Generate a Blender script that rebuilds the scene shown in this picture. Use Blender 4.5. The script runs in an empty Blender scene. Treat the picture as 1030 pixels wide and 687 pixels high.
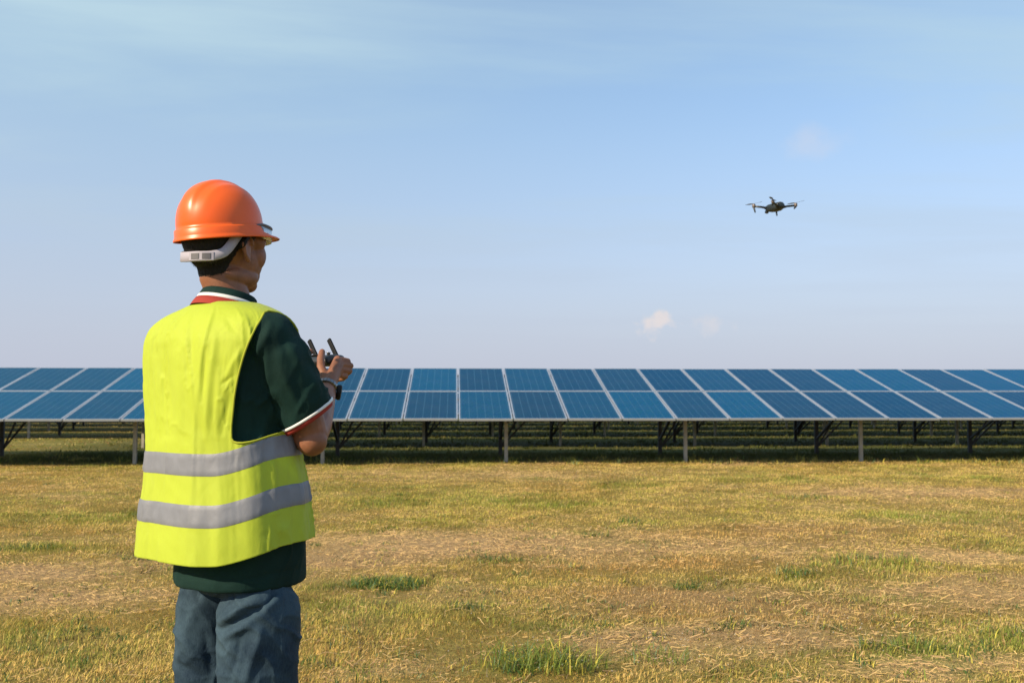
import bpy, bmesh, math, random
import numpy as np
from mathutils import Vector, Matrix
from mathutils.bvhtree import BVHTree

R = math.radians
random.seed(7)
rng = np.random.default_rng(11)
scene = bpy.context.scene
COL = scene.collection

# ------------------------------------------------------------------ camera, sky, sun, exposure
CAM_H = 1.25
YAW, PITCH, FPX = R(3.4), math.atan(56.5 / 960.0), 960.0
cam_d = bpy.data.cameras.new("camera")
cam = bpy.data.objects.new("camera", cam_d)
COL.objects.link(cam)
cam.location = (0, 0, CAM_H)
cam.rotation_euler = (R(90) + PITCH, 0, -YAW)
cam_d.sensor_width = 36.0
cam_d.lens = FPX / 1030.0 * 36.0
cam_d.clip_start, cam_d.clip_end = 0.05, 20000
cam_d.dof.use_dof = True
cam_d.dof.focus_distance = 2.35
cam_d.dof.aperture_fstop = 9.0
scene.camera = cam

SUN_EL, SUN_AZ = R(31), R(56)          # azimuth measured from straight behind the camera towards the left
sun_dir = Vector((-math.sin(SUN_AZ) * math.cos(SUN_EL), -math.cos(SUN_AZ) * math.cos(SUN_EL), math.sin(SUN_EL)))
SUN_STRENGTH, SKY_STRENGTH, EXPOSURE = 4.6, 0.136, 0.5

world = bpy.data.worlds.new("World")
scene.world = world
world.use_nodes = True
wn, wl = world.node_tree.nodes, world.node_tree.links
wn.clear()


def build_world():
    out = wn.new("ShaderNodeOutputWorld")
    bg = wn.new("ShaderNodeBackground")
    sky = wn.new("ShaderNodeTexSky")
    sky.sky_type = 'NISHITA'
    sky.sun_disc = False
    sky.sun_elevation = SUN_EL
    sky.sun_rotation = math.atan2(sun_dir.x, sun_dir.y) % (2 * math.pi)
    sky.altitude = 20
    sky.air_density, sky.dust_density, sky.ozone_density = 1.0, 1.0, 3.0
    bg.inputs[1].default_value = SKY_STRENGTH
    tc = wn.new("ShaderNodeTexCoord")
    sep = wn.new("ShaderNodeSeparateXYZ")
    wl.new(tc.outputs['Generated'], sep.inputs[0])

    def math_(op, a, b=None, c=None, clamp=False):
        n = wn.new("ShaderNodeMath")
        n.operation = op
        n.use_clamp = clamp
        for i, v in enumerate((a, b, c)):
            if v is None:
                continue
            if isinstance(v, (int, float)):
                n.inputs[i].default_value = v
            else:
                wl.new(v, n.inputs[i])
        return n.outputs[0]

    def maprange(v, a, b, c, d):
        n = wn.new("ShaderNodeMapRange")
        n.interpolation_type = 'SMOOTHSTEP'
        wl.new(v, n.inputs[0])
        for i, q in enumerate((a, b, c, d)):
            n.inputs[i + 1].default_value = q
        return n.outputs[0]

    # thin high cloud: noise on the plane the view direction meets far overhead
    zc = math_('MAXIMUM', sep.outputs[2], 0.06)
    pxn = math_('DIVIDE', sep.outputs[0], zc)
    pyn = math_('DIVIDE', sep.outputs[1], zc)
    comb = wn.new("ShaderNodeCombineXYZ")
    wl.new(pxn, comb.inputs[0])
    wl.new(pyn, comb.inputs[1])
    mp = wn.new("ShaderNodeMapping")
    mp.inputs['Rotation'].default_value = (0, 0, R(-35))
    mp.inputs['Scale'].default_value = (0.16, 0.34, 1)
    wl.new(comb.outputs[0], mp.inputs[0])
    n1 = wn.new("ShaderNodeTexNoise")
    n1.inputs['Scale'].default_value = 1.3
    n1.inputs['Detail'].default_value = 7
    n1.inputs['Roughness'].default_value = 0.56
    n1.inputs['Distortion'].default_value = 0.35
    wl.new(mp.outputs[0], n1.inputs['Vector'])
    thin = maprange(n1.outputs[0], 0.40, 0.66, 0.0, 1.0)
    # the veil is thicker towards the left of the view
    veil = maprange(sep.outputs[0], -0.62, 0.40, 0.85, 0.75)
    thin = math_('MULTIPLY', thin, veil)
    base_veil = maprange(sep.outputs[0], -0.60, 0.40, 0.64, 0.26)
    thin = math_('MULTIPLY', math_('ADD', thin, base_veil), 0.85, clamp=True)

    thin = math_('MULTIPLY', thin, maprange(sep.outputs[2], 0.06, 0.26, 0.15, 1.0))
    # low haze layer near the horizon
    haze = maprange(sep.outputs[2], 0.0, 0.34, 0.92, 0.0)

    def puff(px, py, rad, nscale, lo, hi, ysq=1.0):
        d = pix_dir(px, py)
        vm = wn.new("ShaderNodeVectorMath")
        vm.operation = 'SUBTRACT'
        wl.new(tc.outputs['Generated'], vm.inputs[0])
        vm.inputs[1].default_value = d
        sc = wn.new("ShaderNodeVectorMath")
        sc.operation = 'MULTIPLY'
        wl.new(vm.outputs[0], sc.inputs[0])
        sc.inputs[1].default_value = (1, 1, ysq)
        ln = wn.new("ShaderNodeVectorMath")
        ln.operation = 'LENGTH'
        wl.new(sc.outputs[0], ln.inputs[0])
        fall = maprange(ln.outputs['Value'], 0.0, rad, 1.0, 0.0)
        nz = wn.new("ShaderNodeTexNoise")
        nz.inputs['Scale'].default_value = nscale
        nz.inputs['Detail'].default_value = 6
        nz.inputs['Roughness'].default_value = 0.55
        wl.new(tc.outputs['Generated'], nz.inputs['Vector'])
        s = math_('ADD', math_('MULTIPLY', fall, 0.55), math_('MULTIPLY', nz.outputs[0], 0.95))
        return maprange(s, lo, hi, 0.0, 1.0)

    p1 = math_('MULTIPLY', puff(662, 325, 0.062, 60, 0.80, 1.10, 1.8), 1.0)
    p2 = math_('MULTIPLY', puff(712, 326, 0.056, 52, 0.80, 1.20, 2.1), 0.50)
    p3 = math_('MULTIPLY', puff(822, 144, 0.10, 26, 0.72, 1.30, 2.8), 0.32)

    def mix(fac, a, bcol):
        m = wn.new("ShaderNodeMix")
        m.data_type = 'RGBA'
        wl.new(fac, m.inputs[0])
        wl.new(a, m.inputs[6])
        m.inputs[7].default_value = (*bcol, 1)
        return m.outputs[2]

    c = sky.outputs[0]
    c = mix(thin, c, SKY_VEIL)
    c = mix(haze, c, SKY_HAZE)
    for p in (p1, p2, p3):
        c = mix(p, c, SKY_PUFF)
    wl.new(c, bg.inputs[0])
    wl.new(bg.outputs[0], out.inputs[0])


def pix_dir(px, py):
    u, v = (px - 515) / FPX, (343.5 - py) / FPX
    fwd = math.cos(PITCH) - v * math.sin(PITCH)
    up = v * math.cos(PITCH) + math.sin(PITCH)
    d = Vector((u * math.cos(YAW) + fwd * math.sin(YAW), -u * math.sin(YAW) + fwd * math.cos(YAW), up))
    return d.normalized()


SKY_VEIL = (2.55, 3.5, 4.1)
SKY_HAZE = (2.70, 2.87, 3.55)
SKY_PUFF = (4.0, 3.75, 3.8)
build_world()

sun_l = bpy.data.lights.new("sun", 'SUN')
sun_l.energy = SUN_STRENGTH
sun_l.angle = R(0.5)
sun_l.color = (1.0, 0.83, 0.58)
sun = bpy.data.objects.new("sun", sun_l)
COL.objects.link(sun)
sun.rotation_euler = sun_dir.to_track_quat('Z', 'Y').to_euler()
sun.location = sun_dir * 50

vs = scene.view_settings
scene.display_settings.display_device = 'sRGB'
vs.view_transform, vs.look, vs.exposure, vs.gamma = 'Standard', 'None', EXPOSURE, 1
vs.use_curve_mapping = False
scene.render.engine = 'CYCLES'
scene.cycles.use_denoising = True
scene.cycles.max_bounces = 6
scene.cycles.transparent_max_bounces = 8

# ------------------------------------------------------------------ helpers
AX_R = Vector((math.cos(YAW), -math.sin(YAW), 0))
AX_F = Vector((math.sin(YAW), math.cos(YAW), 0))


def at(px, py, d):
    """(lateral, depth, height) of the point seen at a photo position at depth d (camera-yaw frame)."""
    u, v = (px - 515) / FPX, (343.5 - py) / FPX
    fwd = math.cos(PITCH) - v * math.sin(PITCH)
    up = v * math.cos(PITCH) + math.sin(PITCH)
    s = d / fwd
    return Vector((u * s, d, CAM_H + up * s))


def to_world(p):
    w = AX_R * p[0] + AX_F * p[1]
    return Vector((w.x, w.y, p[2]))


def ground_at(px, py):
    u, v = (px - 515) / FPX, (343.5 - py) / FPX
    fwd = math.cos(PITCH) - v * math.sin(PITCH)
    up = v * math.cos(PITCH) + math.sin(PITCH)
    s = -CAM_H / up
    return to_world((u * s, fwd * s, 0))


class MB:
    def __init__(self):
        self.v, self.f = [], []

    def add(self, vs, fs):
        o = len(self.v)
        self.v += [tuple(p) for p in vs]
        self.f += [tuple(i + o for i in f) for f in fs]

    def loft(self, rings, cap=True, closed=True):
        n = len(rings[0])
        o = len(self.v)
        for r in rings:
            self.v += [tuple(p) for p in r]
        for i in range(len(rings) - 1):
            for j in range(n if closed else n - 1):
                k = (j + 1) % n
                self.f.append((o + i * n + j, o + i * n + k, o + (i + 1) * n + k, o + (i + 1) * n + j))
        if cap:
            self.f.append(tuple(o + j for j in reversed(range(n))))
            self.f.append(tuple(o + (len(rings) - 1) * n + j for j in range(n)))

    def tube(self, pts, rad, n=16, cap=True, round_ends=False, flat=None):
        pts = [Vector(p) for p in pts]
        rad = [rad] * len(pts) if isinstance(rad, (int, float)) else list(rad)
        if round_ends:
            d0 = (pts[0] - pts[1]).normalized()
            d1 = (pts[-1] - pts[-2]).normalized()
            r0, r1 = rad[0], rad[-1]
            pts = [pts[0] + d0 * r0 * k for k in (0.98, .8, .45)] + pts + [pts[-1] + d1 * r1 * k for k in (.45, .8, .98)]
            rad = [r0 * k for k in (.2, .6, .89)] + rad + [r1 * k for k in (.89, .6, .2)]
        up = None
        rings = []
        for i, p in enumerate(pts):
            t = (pts[min(i + 1, len(pts) - 1)] - pts[max(i - 1, 0)]).normalized()
            if up is None:
                up = Vector((0, 0, 1)) if abs(t.z) < .9 else Vector((0, 1, 0))
            s = t.cross(up).normalized()
            up = s.cross(t).normalized()
            rings.append([p + (s * math.cos(a) + up * math.sin(a)) * rad[i] for a in (2 * math.pi * k / n for k in range(n))])
        self.loft(rings, cap)

    def ellipsoid(self, c, ax, ay, az, nu=28, nv=18):
        """ax, ay, az: vectors of the three half axes"""
        c, ax, ay, az = Vector(c), Vector(ax), Vector(ay), Vector(az)
        rings = []
        for i in range(1, nv):
            ph = math.pi * i / nv
            rings.append([c + az * -math.cos(ph) + (ax * math.cos(t) + ay * math.sin(t)) * math.sin(ph)
                          for t in (2 * math.pi * k / nu for k in range(nu))])
        self.loft(rings, True)

    def box(self, lo, hi, M=None):
        x0, y0, z0 = lo
        x1, y1, z1 = hi
        v = [Vector(p) for p in ((x0, y0, z0), (x1, y0, z0), (x1, y1, z0), (x0, y1, z0), (x0, y0, z1), (x1, y0, z1), (x1, y1, z1), (x0, y1, z1))]
        if M is not None:
            v = [M @ p for p in v]
        self.add(v, [(0, 3, 2, 1), (4, 5, 6, 7), (0, 1, 5, 4), (1, 2, 6, 5), (2, 3, 7, 6), (3, 0, 4, 7)])

    def bar(self, a, b, w, h, up=(0, 0, 1)):
        a, b = Vector(a), Vector(b)
        t = (b - a)
        L = t.length
        t.normalize()
        s = t.cross(Vector(up)).normalized()
        u = s.cross(t)
        M = Matrix((( s.x, t.x, u.x, a.x), (s.y, t.y, u.y, a.y), (s.z, t.z, u.z, a.z), (0, 0, 0, 1)))
        self.box((-w / 2, 0, -h / 2), (w / 2, L, h / 2), M)

    def mesh(self, name):
        me = bpy.data.meshes.new(name)
        me.from_pydata(self.v, [], self.f)
        me.validate()
        me.update()
        return me

    def build(self, name, mat, parent=None, smooth=False, bevel=0.0):
        me = self.mesh(name)
        return link(name, me, mat, parent, smooth, bevel)


def link(name, me, mat, parent=None, smooth=False, bevel=0.0):
    o = bpy.data.objects.new(name, me)
    COL.objects.link(o)
    if mat is not None:
        me.materials.clear()
        me.materials.append(mat)
    if smooth:
        me.polygons.foreach_set("use_smooth", [True] * len(me.polygons))
    if parent is not None:
        o.parent = parent
    if bevel:
        b = o.modifiers.new("bevel", 'BEVEL')
        b.width, b.segments = bevel, 2
        b.limit_method = 'ANGLE'
    return o


def voxel_mesh(mb, size, smooth=6, name="m"):
    o = bpy.data.objects.new("temp", mb.mesh("temp"))
    COL.objects.link(o)
    bm = bmesh.new()
    bm.from_mesh(o.data)
    bmesh.ops.recalc_face_normals(bm, faces=bm.faces)
    bm.to_mesh(o.data)
    bm.free()
    m = o.modifiers.new("r", 'REMESH')
    m.mode, m.voxel_size = 'VOXEL', size
    if smooth:
        s = o.modifiers.new("s", 'SMOOTH')
        s.factor, s.iterations = 0.5, smooth
    dg = bpy.context.evaluated_depsgraph_get()
    me = bpy.data.meshes.new_from_object(o.evaluated_get(dg))
    me.name = name
    old = o.data
    bpy.data.objects.remove(o)
    bpy.data.meshes.remove(old)
    return me


def get_v(me):
    a = np.empty(len(me.vertices) * 3, np.float32)
    me.vertices.foreach_get("co", a)
    return a.reshape(-1, 3).astype(np.float64)


def get_n(me):
    a = np.empty(len(me.vertices) * 3, np.float32)
    me.vertex_normals.foreach_get("vector", a)
    return a.reshape(-1, 3).astype(np.float64)


def set_v(me, a):
    me.vertices.foreach_set("co", a.astype(np.float32).ravel())
    me.update()


def empty(name, loc=(0, 0, 0), rz=0):
    o = bpy.data.objects.new(name, None)
    COL.objects.link(o)
    o.location = loc
    o.rotation_euler = (0, 0, rz)
    o.empty_display_size = 0.2
    return o


def tag(o, label=None, cat=None, group=None, kind=None):
    for k, v in (("label", label), ("category", cat), ("group", group), ("kind", kind)):
        if v:
            o[k] = v
    return o


def hash01(ix, iy, iz, seed):
    h = (ix.astype(np.int64) * 374761393 + iy.astype(np.int64) * 668265263 + iz.astype(np.int64) * 2147483647 + seed * 1274126177) & 0xFFFFFFFF
    h = ((h ^ (h >> 13)) * 1274126177) & 0xFFFFFFFF
    h = (h ^ (h >> 16)) & 0xFFFFFFFF
    return h / 4294967295.0


def vnoise(p, seed=0):
    """value noise in -1..1 for an (N,3) array"""
    i = np.floor(p)
    f = p - i
    f = f * f * f * (f * (f * 6 - 15) + 10)
    i = i.astype(np.int64)
    r = 0
    for dx in (0, 1):
        wx = f[:, 0] if dx else 1 - f[:, 0]
        for dy in (0, 1):
            wy = f[:, 1] if dy else 1 - f[:, 1]
            for dz in (0, 1):
                wz = f[:, 2] if dz else 1 - f[:, 2]
                r = r + wx * wy * wz * hash01(i[:, 0] + dx, i[:, 1] + dy, i[:, 2] + dz, seed)
    return r * 2 - 1


def fbm(p, octv=4, seed=0, gain=.5):
    r, a, t = 0, 1, 0
    for k in range(octv):
        r = r + a * vnoise(p * 2 ** k, seed + k * 17)
        t += a
        a *= gain
    return r / t


def fbm2(x, y, s, octv=4, seed=0, gain=.5):
    return fbm(np.stack([x * s, y * s, np.full_like(x, seed * 3.7)], 1), octv, seed, gain)


def sstep(a, b, x):
    t = np.clip((x - a) / (b - a), 0, 1)
    return t * t * (3 - 2 * t)


# ------------------------------------------------------------------ materials
def new_mat(name):
    m = bpy.data.materials.new(name)
    m.use_nodes = True
    nt = m.node_tree
    return m, nt.nodes, nt.links, nt.nodes["Principled BSDF"]


def simple(name, col, rough=.6, metal=0.0, var=0.12, vscale=8.0, bump=0.0, bscale=200.0, spec=.5, coat=0.0, stretch=None, detail=5):
    m, n, l, b = new_mat(name)
    b.inputs['Roughness'].default_value = rough
    b.inputs['Metallic'].default_value = metal
    b.inputs['Specular IOR Level'].default_value = spec
    b.inputs['Coat Weight'].default_value = coat
    b.inputs['Coat Roughness'].default_value = .12
    tc = n.new("ShaderNodeTexCoord")
    vec = tc.outputs['Object']
    if stretch:
        mp = n.new("ShaderNodeMapping")
        mp.inputs['Scale'].default_value = stretch
        l.new(vec, mp.inputs[0])
        vec = mp.outputs[0]
    nz = n.new("ShaderNodeTexNoise")
    nz.inputs['Scale'].default_value = vscale
    nz.inputs['Detail'].default_value = detail
    l.new(vec, nz.inputs['Vector'])
    cr = n.new("ShaderNodeValToRGB")
    cr.color_ramp.elements[0].position, cr.color_ramp.elements[1].position = .3, .7
    cr.color_ramp.elements[0].color = (*[c * (1 - var) for c in col], 1)
    cr.color_ramp.elements[1].color = (*[min(1, c * (1 + var)) for c in col], 1)
    l.new(nz.outputs[0], cr.inputs[0])
    l.new(cr.outputs[0], b.inputs['Base Color'])
    if bump:
        n2 = n.new("ShaderNodeTexNoise")
        n2.inputs['Scale'].default_value = bscale
        n2.inputs['Detail'].default_value = 3
        l.new(tc.outputs['Object'], n2.inputs['Vector'])
        bp = n.new("ShaderNodeBump")
        bp.inputs['Strength'].default_value = bump
        bp.inputs['Distance'].default_value = .002
        l.new(n2.outputs[0], bp.inputs['Height'])
        l.new(bp.outputs[0], b.inputs['Normal'])
    return m


def wrinkles(m, scale, dist, strength):
    """soft cloth wrinkles: a distorted noise added in front of the material's own bump"""
    nt = m.node_tree
    n, l = nt.nodes, nt.links
    b = n["Principled BSDF"]
    tc = n.new("ShaderNodeTexCoord")
    mp = n.new("ShaderNodeMapping")
    mp.inputs['Rotation'].default_value = (0, R(25), 0)
    mp.inputs['Scale'].default_value = (1, 1, .55)
    l.new(tc.outputs['Object'], mp.inputs[0])
    nz = n.new("ShaderNodeTexNoise")
    nz.inputs['Scale'].default_value = scale
    nz.inputs['Detail'].default_value = 4
    nz.inputs['Roughness'].default_value = .45
    nz.inputs['Distortion'].default_value = 1.2
    l.new(mp.outputs[0], nz.inputs['Vector'])
    bp = n.new("ShaderNodeBump")
    bp.inputs['Strength'].default_value = strength
    bp.inputs['Distance'].default_value = dist
    l.new(nz.outputs[0], bp.inputs['Height'])
    if b.inputs['Normal'].is_linked:
        l.new(b.inputs['Normal'].links[0].from_socket, bp.inputs['Normal'])
    l.new(bp.outputs[0], b.inputs['Normal'])


def translucent(m, col, fac):
    nt = m.node_tree
    out = nt.nodes["Material Output"]
    b = nt.nodes["Principled BSDF"]
    t = nt.nodes.new("ShaderNodeBsdfTranslucent")
    mx = nt.nodes.new("ShaderNodeMixShader")
    mx.inputs[0].default_value = fac
    if col is None:
        src = b.inputs['Base Color'].links[0].from_socket
        nt.links.new(src, t.inputs[0])
    else:
        t.inputs[0].default_value = (*col, 1)
    nt.links.new(b.outputs[0], mx.inputs[1])
    nt.links.new(t.outputs[0], mx.inputs[2])
    nt.links.new(mx.outputs[0], out.inputs[0])


M_VEST = simple("hi_vis_fabric", (.53, .615, .045), .65, var=.05, vscale=5, bump=.25, bscale=900, spec=.45)
M_VEST.node_tree.nodes["Principled BSDF"].inputs["Sheen Weight"].default_value = .12
M_VEST.node_tree.nodes["Principled BSDF"].inputs["Sheen Roughness"].default_value = .5
translucent(M_VEST, (.62, .86, .008), .32)
wrinkles(M_VEST, 26, .0035, .45)
M_BAND = simple("reflective_tape", (.18, .187, .218), .48, metal=.0, var=.10, vscale=30, bump=.2, bscale=500, spec=.4)
wrinkles(M_BAND, 30, .003, .4)
M_BIND = simple("vest_binding", (.33, .36, .02), .8, var=.05)
M_SHIRT = simple("polo_knit", (.005, .025, .022), .85, var=.22, vscale=10, bump=.35, bscale=1200, spec=.2)
wrinkles(M_SHIRT, 22, .004, .6)
M_WHITE = simple("white_trim", (.72, .72, .72), .8, var=.05, spec=.2)
M_RED = simple("red_trim", (.30, .040, .030), .8, var=.1, spec=.2)
M_SKIN = simple("skin", (.235, .097, .053), .48, var=.20, vscale=34, bump=.3, bscale=420, spec=.4)
M_SKIN.node_tree.nodes["Principled BSDF"].inputs['Subsurface Weight'].default_value = .12
M_SKIN.node_tree.nodes["Principled BSDF"].inputs['Subsurface Radius'].default_value = (.012, .005, .003)
M_SKIN.node_tree.nodes["Principled BSDF"].inputs['Subsurface Scale'].default_value = .5
M_HAIR = simple("black_hair", (.008, .007, .007), .55, var=.5, vscale=160, bump=.9, bscale=420, spec=.3, stretch=(1, 1, .25))
M_HELMET = simple("orange_plastic", (.80, .112, .006), .34, var=.04, vscale=6, bump=.03, bscale=60, spec=.5)
M_STRAP = simple("grey_plastic", (.36, .34, .41), .5, var=.05, spec=.4)
M_STRAPD = simple("dark_grey_plastic", (.10, .095, .11), .45, var=.1)
M_BLACK = simple("black_plastic", (.006, .006, .007), .6, var=.2, spec=.2)
M_CTRL = simple("charcoal_plastic", (.02, .022, .025), .4, var=.15, spec=.5)
M_SILVER = simple("steel", (.20, .20, .20), .3, metal=1.0, var=.08)
M_DRONE = simple("drone_dark_plastic", (.016, .022, .024), .38, var=.2, spec=.5)
M_DRONEG = simple("drone_grey_plastic", (.035, .038, .038), .4, var=.1)
M_MOTOR = simple("motor_metal", (.16, .13, .12), .4, metal=.3, var=.1)
M_PROP = simple("propeller_plastic", (.10, .10, .10), .4, var=.1)
M_ALU = simple("aluminium_frame", (.42, .46, .54), .45, metal=.5, var=.06, vscale=3)
M_POST = simple("galvanised_post", (.36, .33, .28), .6, metal=.15, var=.18, vscale=7, bump=.3, bscale=30)
M_STEELD = simple("dark_steel", (.07, .068, .066), .6, metal=.3, var=.2, vscale=5)  # darker base colour than the front posts
M_BACK = simple("panel_backsheet", (.55, .56, .58), .6, var=.04)
M_SHOE = simple("brown_boot", (.07, .042, .025), .6, var=.2)
M_EYE = simple("eye_white", (.75, .73, .70), .2, var=.02)
M_FLOWER = simple("pale_flower", (.62, .56, .46), .8, var=.1)


def denim():
    m, n, l, b = new_mat("denim")
    b.inputs['Roughness'].default_value = .85
    b.inputs['Specular IOR Level'].default_value = .2
    tc = n.new("ShaderNodeTexCoord")
    nz = n.new("ShaderNodeTexNoise")
    nz.inputs['Scale'].default_value = 7
    nz.inputs['Detail'].default_value = 10
    nz.inputs['Roughness'].default_value = .65
    l.new(tc.outputs['Object'], nz.inputs['Vector'])
    mp = n.new("ShaderNodeMapping")
    mp.inputs['Scale'].default_value = (1, 1, .12)
    l.new(tc.outputs['Object'], mp.inputs[0])
    nf = n.new("ShaderNodeTexNoise")
    nf.inputs['Scale'].default_value = 700
    nf.inputs['Detail'].default_value = 2
    l.new(mp.outputs[0], nf.inputs['Vector'])
    mixf = n.new("ShaderNodeMath")
    mixf.operation = 'MULTIPLY_ADD'
    l.new(nf.outputs[0], mixf.inputs[0])
    mixf.inputs[1].default_value = .35
    l.new(nz.outputs[0], mixf.inputs[2])
    cr = n.new("ShaderNodeValToRGB")
    e = cr.color_ramp.elements
    e[0].position, e[1].position = .45, 1.0
    e[0].color = (.004, .014, .032, 1)
    e[1].color = (.058, .102, .140, 1)
    l.new(mixf.outputs[0], cr.inputs[0])
    l.new(cr.outputs[0], b.inputs['Base Color'])
    bp = n.new("ShaderNodeBump")
    bp.inputs['Strength'].default_value = .35
    bp.inputs['Distance'].default_value = .002
    l.new(mixf.outputs[0], bp.inputs['Height'])
    l.new(bp.outputs[0], b.inputs['Normal'])
    return m


M_DENIM = denim()
wrinkles(M_DENIM, 30, .004, .6)

PW, PL, PGAP = 0.985, 1.96, 0.022       # panel width, length and the gap between panels


def panel_glass():
    m, n, l, b = new_mat("solar_cells")
    b.inputs['Roughness'].default_value = .2
    b.inputs['Specular IOR Level'].default_value = 0
    # the anti-reflective glass mirrors the sky with a blue cast
    gl = n.new("ShaderNodeBsdfGlossy")
    gl.inputs['Color'].default_value = (.25, .60, .88, 1)
    gl.inputs['Roughness'].default_value = .16
    fr = n.new("ShaderNodeFresnel")
    fr.inputs['IOR'].default_value = 1.42
    ms = n.new("ShaderNodeMixShader")
    l.new(fr.outputs[0], ms.inputs[0])
    l.new(b.outputs[0], ms.inputs[1])
    l.new(gl.outputs[0], ms.inputs[2])
    l.new(ms.outputs[0], n["Material Output"].inputs[0])
    tc = n.new("ShaderNodeTexCoord")
    sep = n.new("ShaderNodeSeparateXYZ")
    l.new(tc.outputs['Object'], sep.inputs[0])

    def line(sock, pitch, off, width):
        a = n.new("ShaderNodeMath"); a.operation = 'ADD'
        l.new(sock, a.inputs[0]); a.inputs[1].default_value = off
        p = n.new("ShaderNodeMath"); p.operation = 'PINGPONG'
        l.new(a.outputs[0], p.inputs[0]); p.inputs[1].default_value = pitch / 2
        g = n.new("ShaderNodeMath"); g.operation = 'LESS_THAN'
        l.new(p.outputs[0], g.inputs[0]); g.inputs[1].default_value = width / 2
        return g.outputs[0]
    cw = (PW - .09) / 6
    ch = (PL - .10) / 12
    lines = [line(sep.outputs[0], cw, 3 * cw, .006), line(sep.outputs[1], ch, 0, .002)]
    acc = lines[0]
    for q in lines[1:]:
        mx = n.new("ShaderNodeMath"); mx.operation = 'MAXIMUM'
        l.new(acc, mx.inputs[0]); l.new(q, mx.inputs[1])
        acc = mx.outputs[0]
    # polycrystalline mottling and a tint for each panel
    vo = n.new("ShaderNodeTexVoronoi")
    vo.inputs['Scale'].default_value = 45
    l.new(tc.outputs['Object'], vo.inputs['Vector'])
    oi = n.new("ShaderNodeObjectInfo")
    cr = n.new("ShaderNodeValToRGB")
    cr.color_ramp.elements[0].color = (.003, .030, .066, 1)
    cr.color_ramp.elements[1].color = (.004, .068, .142, 1)
    e3 = cr.color_ramp.elements.new(.42)
    e3.color = (.010, .034, .062, 1)
    l.new(oi.outputs['Random'], cr.inputs[0])
    ml = n.new("ShaderNodeMix"); ml.data_type = 'RGBA'; ml.blend_type = 'MULTIPLY'
    ml.inputs[0].default_value = .35
    l.new(cr.outputs[0], ml.inputs[6]); l.new(vo.outputs['Color'], ml.inputs[7])
    # dust film, thicker at the lower edge of each panel
    nz = n.new("ShaderNodeTexNoise")
    nz.inputs['Scale'].default_value = 2.3
    nz.inputs['Detail'].default_value = 6
    l.new(tc.outputs['Object'], nz.inputs['Vector'])
    dm = n.new("ShaderNodeMapRange")
    dm.inputs[1].default_value, dm.inputs[2].default_value, dm.inputs[3].default_value, dm.inputs[4].default_value = .42, .78, .0, .03
    l.new(nz.outputs[0], dm.inputs[0])
    mx = n.new("ShaderNodeMix"); mx.data_type = 'RGBA'
    l.new(acc, mx.inputs[0]); l.new(ml.outputs[2], mx.inputs[6]); mx.inputs[7].default_value = (.055, .125, .18, 1)
    md = n.new("ShaderNodeMix"); md.data_type = 'RGBA'
    l.new(dm.outputs[0], md.inputs[0]); l.new(mx.outputs[2], md.inputs[6]); md.inputs[7].default_value = (.38, .33, .27, 1)
    l.new(md.outputs[2], b.inputs['Base Color'])
    return m


M_GLASS = panel_glass()

# ------------------------------------------------------------------ ground
G_PATCH = {  # photo position of the middle of a patch, half sizes in metres, strength
    'bare': [(430, 548, 1.5, .55, 1.0), (350, 562, .8, .35, .8), (18, 578, .7, .45, 1.1), (40, 605, .7, .30, .9), (720, 548, 1.6, .5, .6), (700, 600, .7, .35, .9),
             (740, 640, .6, .22, .9), (600, 640, .35, .15, .6), (950, 497, 2.6, .7, .7), (990, 590, .7, .40, .6), (690, 655, .4, .18, .6), (810, 615, .6, .2, .5), (520, 478, 3.0, 1.0, .5)],
    'green': [(385, 588, .42, .16, 1.5), (548, 662, .38, .16, 1.3), (875, 570, .55, .32, .9), (905, 655, .35, .16, .9), (640, 527, .5, .3, .6), (950, 520, 1.6, .7, .8),
              (490, 563, .5, .18, .8), (30, 552, .8, .25, .9), (60, 520, 1.6, .6, .6), (330, 610, .5, .2, .5), (815, 500, .6, .2, .8), (380, 506, .5, .3, .7), (560, 508, .5, .25, .6),
              (65, 650, .7, .25, .5), (470, 500, 2.0, .8, .4), (720, 480, 3.0, .8, .45), (520, 505, 1.5, .5, .4), (690, 590, .18, .10, .9), (800, 580, .3, .15, .6), (1010, 640, .3, .12, .6)],
    'rust': [(760, 535, 1.8, .7, .9), (820, 612, 1.2, .45, .9), (640, 598, .7, .25, .8), (700, 622, .9, .3, .7), (740, 565, 1.4, .4, .8), (420, 560, 1.2, .3, .5), (930, 600, .7, .25, .5)],
    'dark': [(700, 655, .6, .16, .9), (430, 655, .22, .10, 1.0), (800, 640, .5, .12, .7), (470, 600, .5, .16, .6), (640, 648, .35, .12, .8), (850, 650, .35, .12, .7), (95, 568, .5, .14, .6), (740, 590, .4, .14, .6), (905, 592, .2, .08, .8), (600, 610, .5, .15, .5), (320, 590, .5, .12, .5), (540, 545, .7, .2, .5), (960, 548, .4, .12, .6)],
    'straw': [(985, 600, .9, .45, 1.0), (930, 560, 1.0, .3, .5), (400, 540, 1.6, .4, .5), (960, 670, .6, .2, .8), (880, 680, .5, .2, .7), (1000, 560, .7, .3, .7), (370, 670, .35, .12, .6)],
}
for k in G_PATCH:
    G_PATCH[k] = [(*ground_at(px, py)[:2], a, b_, s) for px, py, a, b_, s in G_PATCH[k]]


def field(kind, x, y):
    r = np.zeros_like(x)
    wob_x = fbm2(x, y, 2.3, 3, 31) * .35
    wob_y = fbm2(x, y, 2.3, 3, 47) * .25
    for cx, cy, a, b_, s in G_PATCH[kind]:
        r += s * np.exp(-(((x - cx + wob_x) / a) ** 2 + ((y - cy + wob_y) / b_) ** 2))
    return r


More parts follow.
